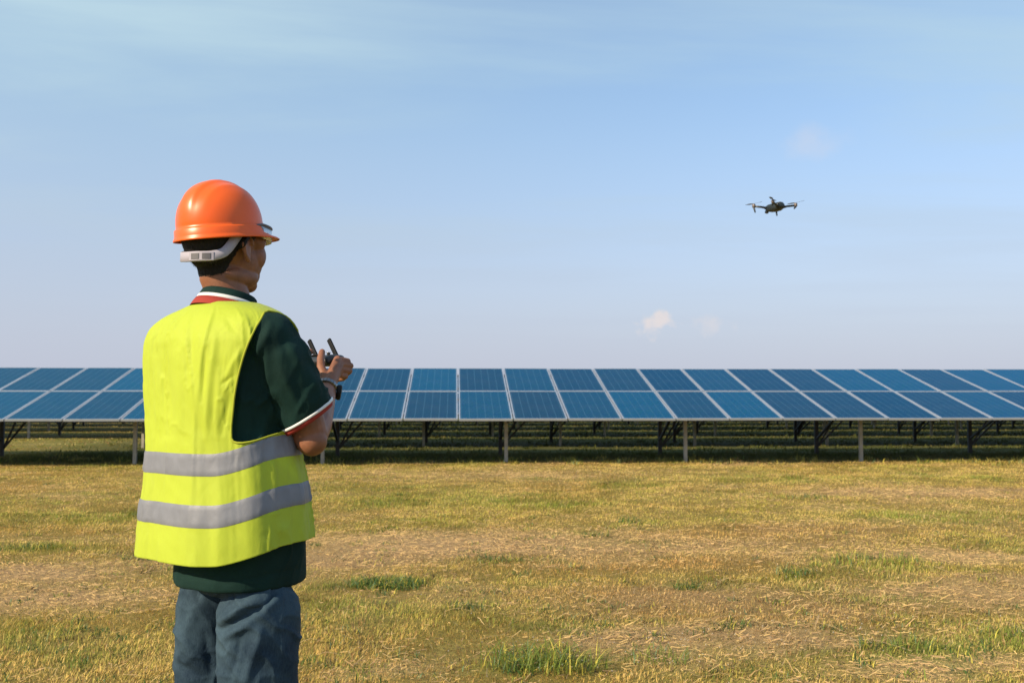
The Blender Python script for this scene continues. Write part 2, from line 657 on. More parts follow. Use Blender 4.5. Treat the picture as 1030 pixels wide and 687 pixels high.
def ground_fields(x, y):
    dist = np.hypot(x, y)
    bare = field('bare', x, y) + np.clip(fbm2(x, y, .55, 4, 3) * 1.5 - .35, 0, 1) * .6
    green = field('green', x, y) + np.clip(fbm2(x, y, .38, 4, 9) * 1.6 - .12, 0, 1) * .55 + np.clip(fbm2(x, y, 1.7, 3, 13) * 2.0 - .35, 0, 1) * .75
    straw = field('straw', x, y) + np.clip(fbm2(x, y, .8, 3, 21) * 1.5 - .1, 0, 1) * .6
    under = sstep(17.9, 19.3, y) * (.25 + .75 * sstep(-11.5, -7.5, x))       # long green grass below the panels, extra shade painted into its colour
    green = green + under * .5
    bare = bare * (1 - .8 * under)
    return np.clip(bare, 0, 1.2), np.clip(green, 0, 1.4), np.clip(straw, 0, 1.2), under


def ground_z(x, y):
    near = np.exp(-np.hypot(x, y) / 60)
    return (fbm2(x, y, .45, 4, 5) * .045 + fbm2(x, y, 3.1, 3, 6) * .016) * near + .0


SOIL = np.array((.42, .27, .145))
C_STRAW = np.array((.84, .57, .19))
C_OLIVE = np.array((.52, .44, .080))
C_HAY = np.array((.80, .54, .26))
C_GREEN = np.array((.19, .25, .038))
C_BROWN = np.array((.33, .185, .075))


def lerp(a, b, t):
    return a + (b - a) * t[:, None]


def axis(lo, hi, step, far):
    mid = list(np.arange(lo, hi + step / 2, step))
    up, s = [], step
    v = hi
    while v < far:
        s *= 1.17
        v += s
        up.append(v)
    dn, s = [], step
    v = lo
    while v > -far:
        s *= 1.17
        v -= s
        dn.append(v)
    return np.array(dn[::-1] + mid + up)


xs, ys = axis(-11, 12, .075, 4000), axis(2.0, 21, .07, 4000)
GX, GY = np.meshgrid(xs, ys)
gx, gy = GX.ravel(), GY.ravel()
nv_, nx_ = len(ys), len(xs)
gv = np.stack([gx, gy, ground_z(gx, gy)], 1)
idx = np.arange(nv_ * nx_).reshape(nv_, nx_)
gf = np.stack([idx[:-1, :-1], idx[:-1, 1:], idx[1:, 1:], idx[1:, :-1]], -1).reshape(-1, 4)


def np_mesh(name, v, f, smooth=True):
    me = bpy.data.meshes.new(name)
    k = f.shape[1]
    me.vertices.add(len(v))
    me.vertices.foreach_set("co", v.astype(np.float32).ravel())
    me.loops.add(f.size)
    me.loops.foreach_set("vertex_index", f.astype(np.int32).ravel())
    me.polygons.add(len(f))
    me.polygons.foreach_set("loop_start", np.arange(0, f.size, k, dtype=np.int32))
    me.polygons.foreach_set("loop_total", np.full(len(f), k, dtype=np.int32))
    if smooth:
        me.polygons.foreach_set("use_smooth", np.ones(len(f), bool))
    me.update(calc_edges=True)
    return me


def set_col(me, c):
    at_ = me.color_attributes.new("Col", 'FLOAT_COLOR', 'POINT')
    rgba = np.ones((len(c), 4), np.float32)
    rgba[:, :3] = c
    at_.data.foreach_set("color", rgba.ravel())


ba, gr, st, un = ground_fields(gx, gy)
gc = np.tile(lerp(C_OLIVE[None], C_STRAW[None], np.array([.45])), (len(gx), 1)) * .36  # darkened under the blades, putting shade into the gaps between them
gc = lerp(gc, C_HAY[None] * .7, np.clip(st, 0, 1) * .6)
gc = lerp(gc, C_GREEN[None] * .8, np.clip(gr, 0, 1) * .55)
gc = lerp(gc, SOIL[None] * 1.05, np.clip(ba, 0, 1) * .7)
gc = lerp(gc, np.array((.42, .25, .09))[None] * .6, np.clip(field('rust', gx, gy), 0, 1) * .5)
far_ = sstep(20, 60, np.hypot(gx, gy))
gc = lerp(gc, np.array((.05, .062, .020))[None], np.maximum(far_, un * .8))  # panel shade painted into the ground colour; far ground darkened too
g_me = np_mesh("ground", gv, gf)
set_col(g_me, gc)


def ground_mat():
    m, n, l, b = new_mat("dry_grass_soil")
    b.inputs['Roughness'].default_value = .95
    b.inputs['Specular IOR Level'].default_value = .1
    va = n.new("ShaderNodeVertexColor")
    va.layer_name = "Col"
    tc = n.new("ShaderNodeTexCoord")
    n1 = n.new("ShaderNodeTexNoise")
    n1.inputs['Scale'].default_value = 38
    n1.inputs['Detail'].default_value = 8
    n1.inputs['Roughness'].default_value = .7
    l.new(tc.outputs['Object'], n1.inputs['Vector'])
    mr = n.new("ShaderNodeMapRange")
    mr.inputs[1].default_value, mr.inputs[2].default_value, mr.inputs[3].default_value, mr.inputs[4].default_value = .3, .7, .55, 1.4
    l.new(n1.outputs[0], mr.inputs[0])
    mx = n.new("ShaderNodeMix"); mx.data_type = 'RGBA'; mx.blend_type = 'MULTIPLY'
    mx.inputs[0].default_value = 1
    l.new(va.outputs[0], mx.inputs[6]); l.new(mr.outputs[0], mx.inputs[7])
    l.new(mx.outputs[2], b.inputs['Base Color'])
    bp = n.new("ShaderNodeBump")
    bp.inputs['Strength'].default_value = .8
    bp.inputs['Distance'].default_value = .03
    l.new(n1.outputs[0], bp.inputs['Height'])
    l.new(bp.outputs[0], b.inputs['Normal'])
    return m


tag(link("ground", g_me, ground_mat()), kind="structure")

# ------------------------------------------------------------------ rows of solar panels
D1, Z1, TILT = 17.5, 0.867, R(15.25)          # depth and height of the lower edge of the front row, tilt
PITCH_ROW = 6.05
ROW_U = Vector((0, math.cos(TILT), math.sin(TILT)))      # up the slope
ROW_N = Vector((0, -math.sin(TILT), math.cos(TILT)))
X_SEAM = to_world(at(461, 421, D1)).x


def slope(x, s, n=0.0):
    return Vector((x, 0, 0)) + Vector((0, D1, Z1)) + ROW_U * s + ROW_N * n


def panel_meshes():
    fr = MB()
    w, t = .024, .040
    hx, hy = PW / 2, PL / 2
    fr.box((-hx, -hy, -t), (-hx + w, hy, 0))
    fr.box((hx - w, -hy, -t), (hx, hy, 0))
    fr.box((-hx + w, -hy, -t), (hx - w, -hy + w, -.0005))
    fr.box((-hx + w, hy - w, -t), (hx - w, hy, -.0005))
    gl = MB()
    gl.box((-hx + w, -hy + w, -.012), (hx - w, hy - w, -.005))
    return fr.mesh("solar_panel"), gl.mesh("cell_face")


PF, PG = panel_meshes()
PF.materials.append(M_ALU)
PG.materials.append(M_GLASS)
ROT_SLOPE = Matrix.Rotation(TILT, 4, 'X')
COLP = PW + PGAP
ROWP = PL + PGAP
SLOPE_LEN = 2 * PL + PGAP


def post_set(parent, x, gz, detail=True):
    """one support: front leg, rear leg, rafter and braces, all standing under the panels"""
    f_s, r_s = .95, 3.35
    pf, pr = slope(x, f_s, -.16), slope(x, r_s, -.16)
    out = []
    m = MB()
    m.box((x - .033, pf.y - .028, gz - .25), (x + .033, pf.y + .028, pf.z))
    out.append(m.build("front_post", M_POST, parent))
    m = MB()
    m.box((x - .04, pr.y - .03, gz - .25), (x + .04, pr.y + .03, pr.z))
    out.append(m.build("rear_post", M_STEELD, parent))
    m = MB()
    m.bar(slope(x, .25, -.125), slope(x, SLOPE_LEN - .25, -.125), .05, .07, ROW_N)
    out.append(m.build("rafter", M_STEELD, parent))
    for dx in (.75, 1.25):
        m = MB()
        m.bar((x + .03, pr.y + .01, gz + .18), slope(x + dx, 3.0, -.12), .026, .036)
        out.append(m.build("brace", M_STEELD, parent))
    m = MB()
    m.bar((x, pr.y - .035, gz + .35), slope(x, 1.6, -.17), .035, .05, (1, 0, 0))
    out.append(m.build("brace", M_STEELD, parent))
    return out


def gz_at(x, y):
    return float(ground_z(np.array([x]), np.array([y]))[0])


PX0 = to_world(at(509, 465, 18.5)).x
POST_GAP = 3.5

front = empty("solar_array", (0, D1 + 1.9, 0))
tag(front, "front row of blue solar panels facing the worker, two panels deep on posts", "solar panels", "rows of solar panels across the field")


def add_panel(parent, x, k):
    o = bpy.data.objects.new("solar_panel", PF)
    COL.objects.link(o)
    c = slope(x, PL / 2 + k * ROWP, 0)
    q = bpy.data.objects.new("cell_face", PG)
    COL.objects.link(q)
    jit = Matrix.Rotation(R(random.uniform(-.25, .25)), 4, 'X') @ Matrix.Rotation(R(random.uniform(-.2, .2)), 4, 'Y')
    o.matrix_world = Matrix.Translation(c - parent.location) @ ROT_SLOPE @ jit
    o.parent = parent
    q.parent = o
    return o


NC0, NC1 = -15, 22
for c in range(NC0, NC1):
    for k in (0, 1):  # blades below the panels coloured darker to deepen the shade there
        add_panel(front, X_SEAM + PW / 2 + PGAP / 2 + c * COLP, k)


def shift_children(parent, objs):
    for o in objs:
        o.data.transform(Matrix.Translation(-parent.location))


for c in range(-4, 7):
    x = PX0 + c * POST_GAP
    shift_children(front, post_set(front, x, gz_at(x, D1 + .9)))
xa, xb = X_SEAM + NC0 * COLP, X_SEAM + NC1 * COLP
for s in (.45, 1.55, 2.4, 3.5):
    m = MB()
    m.bar(slope(xa, s, -.065), slope(xb, s, -.065), .05, .045, ROW_N)
    shift_children(front, [m.build("purlin", M_STEELD, front)])


def rear_row(i, x0, x1, post_off, gap, label):
    """a row farther back: the photograph shows its legs and its shadow; its panels are one deck"""
    root = empty("solar_array", (0, D1 + 1.9 + i * PITCH_ROW, 0))
    tag(root, label, "solar panels", "rows of solar panels across the field")
    fr, gl = MB(), MB()
    n = int((x1 - x0) / COLP)
    for c in range(n):
        for k in (0, 1):
            M = Matrix.Translation(slope(x0 + (c + .5) * COLP, PL / 2 + k * ROWP) - front.location) @ ROT_SLOPE
            hx, hy, w, t = PW / 2, PL / 2, .034, .04
            fr.box((-hx, -hy, -t), (-hx + w, hy, 0), M)
            fr.box((hx - w, -hy, -t), (hx, hy, 0), M)
            fr.box((-hx + w, -hy, -t), (hx - w, -hy + w, -.0005), M)
            fr.box((-hx + w, hy - w, -t), (hx - w, hy, -.0005), M)
            gl.box((-hx + w, -hy + w, -.012), (hx - w, hy - w, -.005), M)
    deck = fr.build("panel_deck", M_ALU, root)
    deck["kind"] = "stuff"
    g = gl.build("cell_faces", M_GLASS, deck)
    g["kind"] = "stuff"
    x = x0 + post_off
    objs = []
    while x < x1:
        objs += post_set(root, x, gz_at(x, D1 + .9 + i * PITCH_ROW))
        x += gap
    for o in objs:
        o.data.transform(Matrix.Translation(-front.location))
    for s in (.45, 1.55, 2.4, 3.5):
        m = MB()
        m.bar(slope(x0, s, -.065) - front.location, slope(x1, s, -.065) - front.location, .05, .045, ROW_N)
        m.build("purlin", M_STEELD, root)
    return root


rear_row(1, -8.6, 26, .8, 3.5, "second row of solar panels, its posts showing just beyond the front row's shadow")
rear_row(2, -22, 32, 1.6, 3.6, "third row of solar panels, seen as posts under the front row beyond the second row")
rear_row(3, -26, 36, .4, 3.5, "fourth row of solar panels, its short posts seen far under the front row")
rear_row(4, -30, 40, 2.2, 3.6, "fifth row of solar panels, its tiny posts just under the front panel edge")
rear_row(5, -34, 46, 1.2, 3.5, "sixth and farthest row of solar panels, almost hidden in the dark under the panels")

# ------------------------------------------------------------------ the drone pilot
MX, MD = (225 - 515) / FPX * 2.30, 2.30
PERSON_LOC = to_world((MX, MD, 0))


def L(px, py, dy=0.0):
    p = at(px, py, MD + dy)
    return Vector((p.x - MX, dy, p.z))


def proj(p):
    """(N,3) person-local -> photo position"""
    x, d, z = p[..., 0] + MX, p[..., 1] + MD, p[..., 2] - CAM_H
    zc = d * math.cos(PITCH) + z * math.sin(PITCH)
    yc = -d * math.sin(PITCH) + z * math.cos(PITCH)
    return np.stack([515 + FPX * x / zc, 343.5 - FPX * yc / zc], -1)


PHI = R(35)                                   # the torso is turned to its right
BR = np.array((math.cos(PHI), -math.sin(PHI), 0))
BF = np.array((math.sin(PHI), math.cos(PHI), 0))


def ring_pts(th, a, b, n):
    c, s = np.cos(th), np.sin(th)
    x = a * np.sign(c) * np.abs(c) ** (2 / n)
    y = b * np.sign(s) * np.abs(s) ** (2 / n)
    return x, y


class Torso:
    """a lofted garment: each key row is fitted to the left and right outline it has in the photograph"""

    def __init__(self, keys, ns=240):
        rows = []
        th = np.linspace(0, 2 * np.pi, 180, endpoint=False)
        for py, l_, r_, ratio, n, off in keys:
            z = L(228, py, 0).z
            cx, a = (0.5 * (l_ + r_) - 225) / 417, (r_ - l_) / 2 / 417
            for _ in range(12):
                x, y = ring_pts(th, a, a * ratio, n)
                p = x[:, None] * BR + (y[:, None] + off) * BF + np.array((cx, 0, z))
                q = proj(p)[:, 0]
                cx += ((l_ + r_) / 2 - (q.min() + q.max()) / 2) / 417
                a *= (r_ - l_) / (q.max() - q.min())
            rows.append((z, cx, a, a * ratio, n, off))
        rows = np.array(rows)
        t0 = np.concatenate([[0], np.cumsum(np.hypot(np.diff(rows[:, 0]), np.diff(rows[:, 2])))])
        t0 /= t0[-1]
        t = np.linspace(0, 1, ns)
        self.tab = np.stack([np.interp(t, t0, rows[:, k]) for k in range(6)], 1)
        ker = np.hanning(15)
        ker /= ker.sum()
        pad = np.pad(self.tab, ((7, 7), (0, 0)), mode='reflect', reflect_type='odd')
        self.tab = np.stack([np.convolve(pad[:, k], ker, 'valid') for k in range(6)], 1)
        self.t = t

    def __call__(self, th, t, grow=0.0, lift=0.0):
        th, t = np.asarray(th, float), np.asarray(t, float)
        z, cx, a, b, n, off = (np.interp(t, self.t, self.tab[:, k]) for k in range(6))
        c, s = np.cos(th), np.sin(th)
        x = (a + grow) * np.sign(c) * np.abs(c) ** (2 / n)
        y = (b + grow) * np.sign(s) * np.abs(s) ** (2 / n) + off
        p = x[..., None] * BR + y[..., None] * BF
        p = p + np.stack([cx, np.zeros_like(cx), z], -1)
        p[..., 2] += lift
        return p

    def t_of_z(self, z):
        return np.interp(-np.asarray(z), -self.tab[:, 0], self.t)


VEST_KEYS = [  # photo y, left x, right x, depth ratio, squareness, forward offset
    (302, 203, 255, .95, 2.0, .010), (305.5, 195, 262, .80, 2.0, .006), (310, 184, 272, .62, 2.1, .0), (316, 171, 284, .54, 2.2, .0), (323, 160, 293, .52, 2.3, .0),
    (332, 152, 299, .54, 2.4, .0), (344, 147, 303, .57, 2.5, .0), (360, 146, 303, .61, 2.5, .0), (400, 146, 299, .66, 2.5, .0), (430, 147, 298, .70, 2.5, .0),
    (460, 146, 302, .72, 2.5, .0), (490, 143, 309, .74, 2.5, .0), (515, 139, 314, .76, 2.5, .0), (537, 136.5, 317, .78, 2.5, .0), (556, 135, 319, .78, 2.5, .0)]
V = Torso(VEST_KEYS)


def wrap(a):
    return (a + np.pi) % (2 * np.pi) - np.pi


def vest_surface(th, t, extra=0.0):
    th, t = np.asarray(th, float), np.asarray(t, float)
    p = V(th, t)
    z = p[..., 2]
    low = sstep(1.36, 1.16, z)                       # 1 from the waist down
    a = wrap(th)
    side = sstep(R(-62), R(10), a) * sstep(R(120), R(60), a)
    p = p.copy()
    p[..., 2] += .040 * side * low
    # hanging folds (vertical), soft dents, cross wrinkles
    sh = th.shape
    cth, sth = np.cos(th).ravel(), np.sin(th).ravel()
    tt = t.ravel()
    zz = z.ravel()
    drape = fbm(np.stack([cth * 2.3 + zz * .5, sth * 2.3, zz * 1.1], 1), 2, 4)
    drape2 = fbm(np.stack([cth * 6 + zz * 1.4, sth * 6 + zz * .6, zz * 2.6 + 4], 1), 3, 8)
    cross = fbm(np.stack([cth * 3.2, sth * 3.2 + 5, zz * 16 + cth * 3], 1), 3, 15)
    lowr = low.ravel()
    top = sstep(1.47, 1.40, zz)
    crease = np.clip(1 - np.abs(fbm(np.stack([cth * 3.1 + zz * 2.2, sth * 3.1 - zz * 1.6, zz * 2.4 + 11], 1), 2, 71)) * 7, 0, 1) ** 1.5
    crease2 = np.clip(1 - np.abs(fbm(np.stack([cth * 7.0 + zz * 5, sth * 7.0, zz * 9 + 2], 1), 2, 83)) * 6, 0, 1) ** 1.5
    soft = sstep(-.4, .5, fbm(np.stack([cth * 2, sth * 2, zz * 4], 1), 2, 91))
    d = top * (drape * .0105 + np.abs(drape2) * .002 + cross * .0022 + crease * .0055 * soft + crease2 * .0024 * soft - .001)
    # a few sharp creases running down from the shoulders
    ar = a.ravel()
    for a0, sl, amp, w in ((R(-150), .25, .006, .035), (R(-118), -.12, .007, .030), (R(-96), .10, .006, .022), (R(-70), -.2, .006, .03), (R(-132), .32, .005, .02)):
        u = ar - a0 - sl * (1.40 - zz)
        d += top * (1 - .65 * lowr) * amp * np.exp(-(u / w) ** 2) * (.4 + .6 * np.sin(zz * 9 + a0 * 7) ** 2)
    d = (d - .0030 * top - .0015 * lowr).reshape(sh) + extra
    p2 = V(th, t, grow=.05)
    nrm = p2 - V(th, t)
    nrm /= np.linalg.norm(nrm, axis=-1, keepdims=True) + 1e-9
    # on the shoulders the cloth faces up as well
    nrm[..., 2] += sstep(1.38, 1.47, z) * 1.2
    nrm /= np.linalg.norm(nrm, axis=-1, keepdims=True)
    return p + nrm * d[..., None]


# armhole outline: the visible edge from the photograph, then round the hidden front
tg, hg = np.meshgrid(np.linspace(R(-125), R(35), 400), np.linspace(0, 1, 400))
cand = proj(vest_surface(tg, hg))
ARM_PX = [(266, 312.5), (259, 325), (251, 341), (245, 357), (240, 375), (236, 395), (234, 415), (232.5, 432), (232.5, 443), (240, 446), (254, 444), (268, 440), (281, 435.5)]
arm = []
for px, py in ARM_PX:
    dd = np.hypot(cand[..., 0] - px, cand[..., 1] - py)
    # of the surface points that project here, take the near side (smaller angle)
    i = np.unravel_index(np.argmin(dd + 40 * (np.abs(wrap(tg)) > R(119))), dd.shape)
    arm.append((tg[i], hg[i]))
a_end, t_end = arm[-1]
a0_, t0_ = arm[0]
for k in range(1, 12):
    u = k / 12
    ang = a_end + (R(62) - a_end) * math.sin(u * math.pi) ** .8 * .9 + (a0_ - a_end) * u
    arm.append((ang, t_end + (t0_ - t_end) * (u * u * (3 - 2 * u))))
arm = np.array(arm)


def chaikin(p, k=2):
    for _ in range(k):
        q = np.roll(p, -1, 0)
        p = np.stack([.75 * p + .25 * q, .25 * p + .75 * q], 1).reshape(-1, 2)
    return p


arm_r = chaikin(arm, 1)
arm_l = arm_r.copy()
arm_l[:, 0] = -np.pi - arm_r[:, 0]


def inside(poly, x, y):
    r = np.zeros(x.shape, bool)
    n = len(poly)
    for i in range(n):
        x0, y0 = poly[i]
        x1, y1 = poly[(i + 1) % n]
        c = (y0 > y) != (y1 > y)
        with np.errstate(divide='ignore', invalid='ignore'):
            r ^= c & (x < (x1 - x0) * (y - y0) / (y1 - y0 + 1e-12) + x0)
    return r


def snap(poly, x, y, asp):
    """nearest point on the polygon"""
    best = np.full(x.shape, 1e9)
    bx, by = x.copy(), y.copy()
    n = len(poly)
    for i in range(n):
        a, b = poly[i], poly[(i + 1) % n]
        dx, dy = (b[0] - a[0]) * asp, b[1] - a[1]
        t = np.clip(((x - a[0]) * asp * dx + (y - a[1]) * dy) / (dx * dx + dy * dy + 1e-12), 0, 1)
        qx, qy = a[0] + t * (b[0] - a[0]), a[1] + t * (b[1] - a[1])
        d = ((x - qx) * asp) ** 2 + (y - qy) ** 2
        m = d < best
        best[m], bx[m], by[m] = d[m], qx[m], qy[m]
    return bx, by


VEST_FOLDS = [((164, 352), (169, 436), -.009, 6), ((180, 340), (182, 430), .004, 5), ((206, 352), (203, 404), -.004, 1.7), ((212, 362), (207, 440), .004, 3.5), ((228, 322), (240, 338), -.003, 3), ((242, 352), (228, 380), .004, 3.5),
              ((224, 386), (234, 378), -.003, 1.8), ((221, 372), (218, 440), .003, 3), ((194, 330), (190, 372), -.003, 2.5), ((230, 398), (223, 436), -.004, 3), ((157, 362), (160, 430), .004, 4), ((172, 322), (184, 348), .003, 4), ((216, 340), (214, 372), .003, 3)]


def vest_mesh():
    NT, NH = 300, 210
    th = np.linspace(-np.pi * 1.5, np.pi * .5, NT + 1)[:-1]        # seam hidden at the front
    h = np.linspace(0.045, 1, NH)
    T, H = np.meshgrid(th, h)
    keep = np.ones(T.shape, bool)
    asp = .25
    tv, hv = T.copy(), H.copy()
    ins_all = np.zeros(T.shape, bool)
    for poly in (arm_r, arm_l):
        for k in (0, -2 * np.pi, 2 * np.pi):
            pp = poly + np.array((k, 0))
            ins = inside(pp, T, H)
            if not ins.any():
                continue
            nb = np.zeros_like(ins)
            for a, b in ((0, 1), (0, -1), (1, 0), (-1, 0), (1, 1), (1, -1), (-1, 1), (-1, -1)):
                nb |= np.roll(~ins, (a, b), (0, 1))
            edge = ins & nb
            sx, sy = snap(pp, T[edge], H[edge], asp)
            tv[edge], hv[edge] = sx, sy
            ins_all |= ins & ~edge
    P = vest_surface(tv, hv)
    idx = np.arange(T.size).reshape(T.shape)
    nxt = np.roll(idx, -1, 1)
    q = np.stack([idx[:-1], nxt[:-1], nxt[1:], idx[1:]], -1).reshape(-1, 4)
    ok = ~ins_all.ravel()[q].any(1)
    # drop faces wholly made of edge points that still lie in the hole
    q = q[ok][:, ::-1]
    P = P.reshape(-1, 3)
    Nv = np.tile(np.array((-.35, -.93, 0)), (len(P), 1))
    Nv[(P[:, 1] > .05)] *= 0
    P = fold_lines(P, np.where(Nv == 0, np.array((0, 1.0, 0)), Nv), VEST_FOLDS)
    me = np_mesh("safety_vest", P, q)
    bm = bmesh.new()
    bm.from_mesh(me)
    bmesh.ops.delete(bm, geom=[v for v in bm.verts if not v.link_faces], context='VERTS')
    bmesh.ops.recalc_face_normals(bm, faces=bm.faces)
    bm.to_mesh(me)
    bm.free()
    return me


# ---- body -----------------------------------------------------------------
PSI = R(33)                                   # the head is turned farther right
HR = Vector((math.cos(PSI), -math.sin(PSI), 0))
HF = Vector((math.sin(PSI), math.cos(PSI), 0))
HZ = Vector((0, 0, 1))
HO = L(227.5, 249.5, .02)


def hp(r=0.0, f=0.0, z=0.0):
    return HO + HR * r + HF * f + HZ * z


# arm joints
SH_R = L(287, 346, -.095)
EL_R = L(312, 438, -.035)
WR_R = L(328, 392, .215)
BRv, BFv = Vector(BR), Vector(BF)
CTRL = L(320.5, 363, .375)                      # middle of the controller
SH_L = L(176, 350, .10)
EL_L = L(196, 452, .30)
HAND_L = CTRL - BRv * .075 + Vector((0, 0, -.015))
WR_L = HAND_L - BFv * .075 + BRv * -.02 + Vector((0, 0, -.02))


def hand(m, W, K, fingers, thumb):
    """palm as a fan of tapering tubes to the knuckles, then each finger a chain of its own"""
    for k, r in zip(K, (.0112, .0118, .0112, .0102)):
        m.tube([W, W.lerp(k, .5), k], [.0185, .0150, r], 12, round_ends=True)
    for chain, r in zip(fingers, (.0083, .0087, .0083, .0073)):
        m.tube(chain, [r * 1.12, r * 1.05, r, r * .86][:len(chain)], 12, round_ends=True)
    m.tube(thumb, [.0145, .0120, .0105, .0090][:len(thumb)], 12, round_ends=True)


def body_mesh():
    m = MB()
    # cranium, face, jaw, neck
    m.ellipsoid(hp(0, -.012, .030), HR * .077, HF * .097, HZ * .101)
    m.ellipsoid(hp(0, .024, -.028), HR * .066, HF * .073, HZ * .072)
    m.ellipsoid(hp(0, .036, -.060), HR * .053, HF * .056, HZ * .044)
    m.ellipsoid(hp(0, .073, -.085), HR * .022, HF * .020, HZ * .019)
    m.ellipsoid(hp(0, .070, .022), HR * .056, HF * .024, HZ * .024)
    for s in (-1, 1):
        m.ellipsoid(hp(s * .034, .052, -.016), HR * .032, HF * .036, HZ * .040)
        m.ellipsoid(hp(s * .042, .044, .022), HR * .032, HF * .036, HZ * .036)
        m.ellipsoid(hp(s * .047, .010, -.072), HR * .016, HF * .050, HZ * .022)
        # ear: outer rim, bowl and lobe
        e = hp(s * .0805, -.004, -.008)
        out = HR * s
        m.ellipsoid(e - HF * .004, out * .0100 + HF * -.006, HF * .0175 + out * -.004, HZ * .0315 + HF * -.006, 16, 12)
        m.tube([e + HF * .012 + HZ * .010 + out * .004, e + HF * .004 + HZ * .029 + out * .008, e - HF * .013 + HZ * .026 + out * .012, e - HF * .021 + HZ * .006 + out * .012,
                e - HF * .013 + HZ * -.016 + out * .008, e + HF * .000 + HZ * -.029 + out * .003], [.0045, .005, .005, .005, .0048, .0068], 8, round_ends=True)
    m.tube([hp(0, .088, .018), hp(0, .098, .000), hp(0, .103, -.014)], [.008, .009, .0110], 12, round_ends=True)
    for s in (-1, 1):
        m.ellipsoid(hp(s * .011, .098, -.019), HR * .008, HF * .010, HZ * .007)
    m.tube([hp(-.022, .078, -.047), hp(0, .090, -.046), hp(.022, .078, -.047)], [.005, .0065, .005], 10, round_ends=True)
    m.tube([hp(-.019, .078, -.056), hp(0, .089, -.057), hp(.019, .078, -.056)], [.005, .0075, .005], 10, round_ends=True)
    neck_b = L(226, 318, .012)
    m.tube([neck_b + Vector((0, 0, -.05)), neck_b + Vector((0, 0, .0)), L(229, 296, .012), hp(0, -.014, -.075), hp(0, -.008, -.02)], [.080, .066, .0515, .0510, .053], 28)
    # trunk under the clothes
    rings = []
    th = np.linspace(0, 2 * np.pi, 48, endpoint=False)
    for t in np.linspace(.12, .95, 26):
        rings.append([tuple(p) for p in V(th, np.full(48, t), grow=-.035)])
    m.loft(rings)
    # legs
    hipc = np.array(V(np.array([0., np.pi]), np.array([.93, .93])).mean(0))
    for s, kx, ly in ((1, 260, -.055), (-1, 209, .095)):
        hip = L(kx, 590, ly)
        knee = L(kx, 760, ly)
        ank = L(kx, 896, ly)
        m.tube([hip, hip.lerp(knee, .5), knee, knee.lerp(ank, .35), ank], [.056, .054, .046, .044, .034], 20, round_ends=True)
        m.tube([ank + Vector((0, 0, -.02)), ank + BFv * .08 + Vector((0, 0, -.035)), ank + BFv * .15 + Vector((0, 0, -.045))], [.036, .033, .026], 16, round_ends=True)
    # right arm
    m.tube([SH_R + Vector((-.022, .01, -.035)), SH_R.lerp(EL_R, .5), EL_R], [.040, .044, .042], 20, round_ends=True)
    m.ellipsoid(EL_R + Vector((.006, -.010, -.012)), (.036, 0, 0), (0, .036, 0), (0, 0, .036))
    m.tube([EL_R, EL_R.lerp(WR_R, .25), EL_R.lerp(WR_R, .6), WR_R], [.041, .043, .036, .0265], 20, round_ends=True)
    # left arm
    m.tube([SH_L, SH_L.lerp(EL_L, .5), EL_L], [.044, .044, .040], 20, round_ends=True)
    m.tube([EL_L, EL_L.lerp(WR_L, .3), WR_L], [.040, .041, .026], 20, round_ends=True)
    # right hand round the controller's right grip
    K = [L(339.5, 361.5, .310), L(342.0, 366.3, .312), L(341.5, 371.6, .309), L(339.0, 377.0, .302)]
    g = CTRL + BRv * .068
    fing = []
    for i, k in enumerate(K):
        zoff = -.002 - .0165 * i
        reach = (.034, .036, .034, .028)[i]
        a = k + BFv * reach + BRv * .006 + Vector((0, 0, -.004))
        b = a + BFv * .012 - BRv * .024 + Vector((0, 0, -.006))
        c = b - BFv * .004 - BRv * .020 + Vector((0, 0, -.003))
        fing.append([k, a, b, c])
    thumb = [L(328, 383, .245), L(323.0, 370, .268), L(322.5, 361, .285), L(324.0, 354.0, .305)]
    hand(m, WR_R.lerp(K[1], .12), K, fing, thumb)
    # left hand, mirrored across the controller's middle
    wl_ = WR_L
    Kl = []
    fl = []
    for i in range(4):
        k = HAND_L - BRv * .018 + BFv * .012 + Vector((0, 0, .006 - .0165 * i))
        Kl.append(k)
        a = k + BFv * .034 - BRv * .004
        b = a + BFv * .012 + BRv * .024 + Vector((0, 0, -.004))
        c = b - BFv * .004 + BRv * .020
        fl.append([k, a, b, c])
    tl = [wl_ + Vector((.0, .01, .012)), HAND_L - BFv * .035 + BRv * .014 + Vector((0, 0, .022)), HAND_L - BFv * .018 + BRv * .028 + Vector((0, 0, .036)), HAND_L + BFv * .006 + BRv * .036 + Vector((0, 0, .042))]
    hand(m, wl_, Kl, fl, tl)
    return voxel_mesh(m, .0026, 3, "person")


BODY = body_mesh()
# eye sockets pressed into the face
bv, bn = get_v(BODY), get_n(BODY)
for s in (-1, 1):
    c = np.array(hp(s * .031, .090, .004))
    d = np.linalg.norm(bv - c, axis=1)
    bv -= np.array(HF) * (.007 * np.exp(-(d / .014) ** 2))[:, None]
set_v(BODY, bv)
person = link("person", BODY, M_SKIN, None, True)
person.location = PERSON_LOC
person.rotation_euler = (0, 0, -YAW)
tag(person, "worker in orange hard hat and yellow vest, seen from behind, flying a drone", "person")
BODY_BVH = BVHTree.FromPolygons([tuple(p) for p in bv], [tuple(p.vertices) for p in BODY.polygons])
for s in (-1, 1):
    m = MB()
    m.ellipsoid(hp(s * .031, .076, .004), HR * .012, HF * .0115, HZ * .0105, 16, 12)
    m.build("eye", M_EYE, person, True)

# ---- hair -----------------------------------------------------------------
HAXIS = hp(0, -.012, 0)


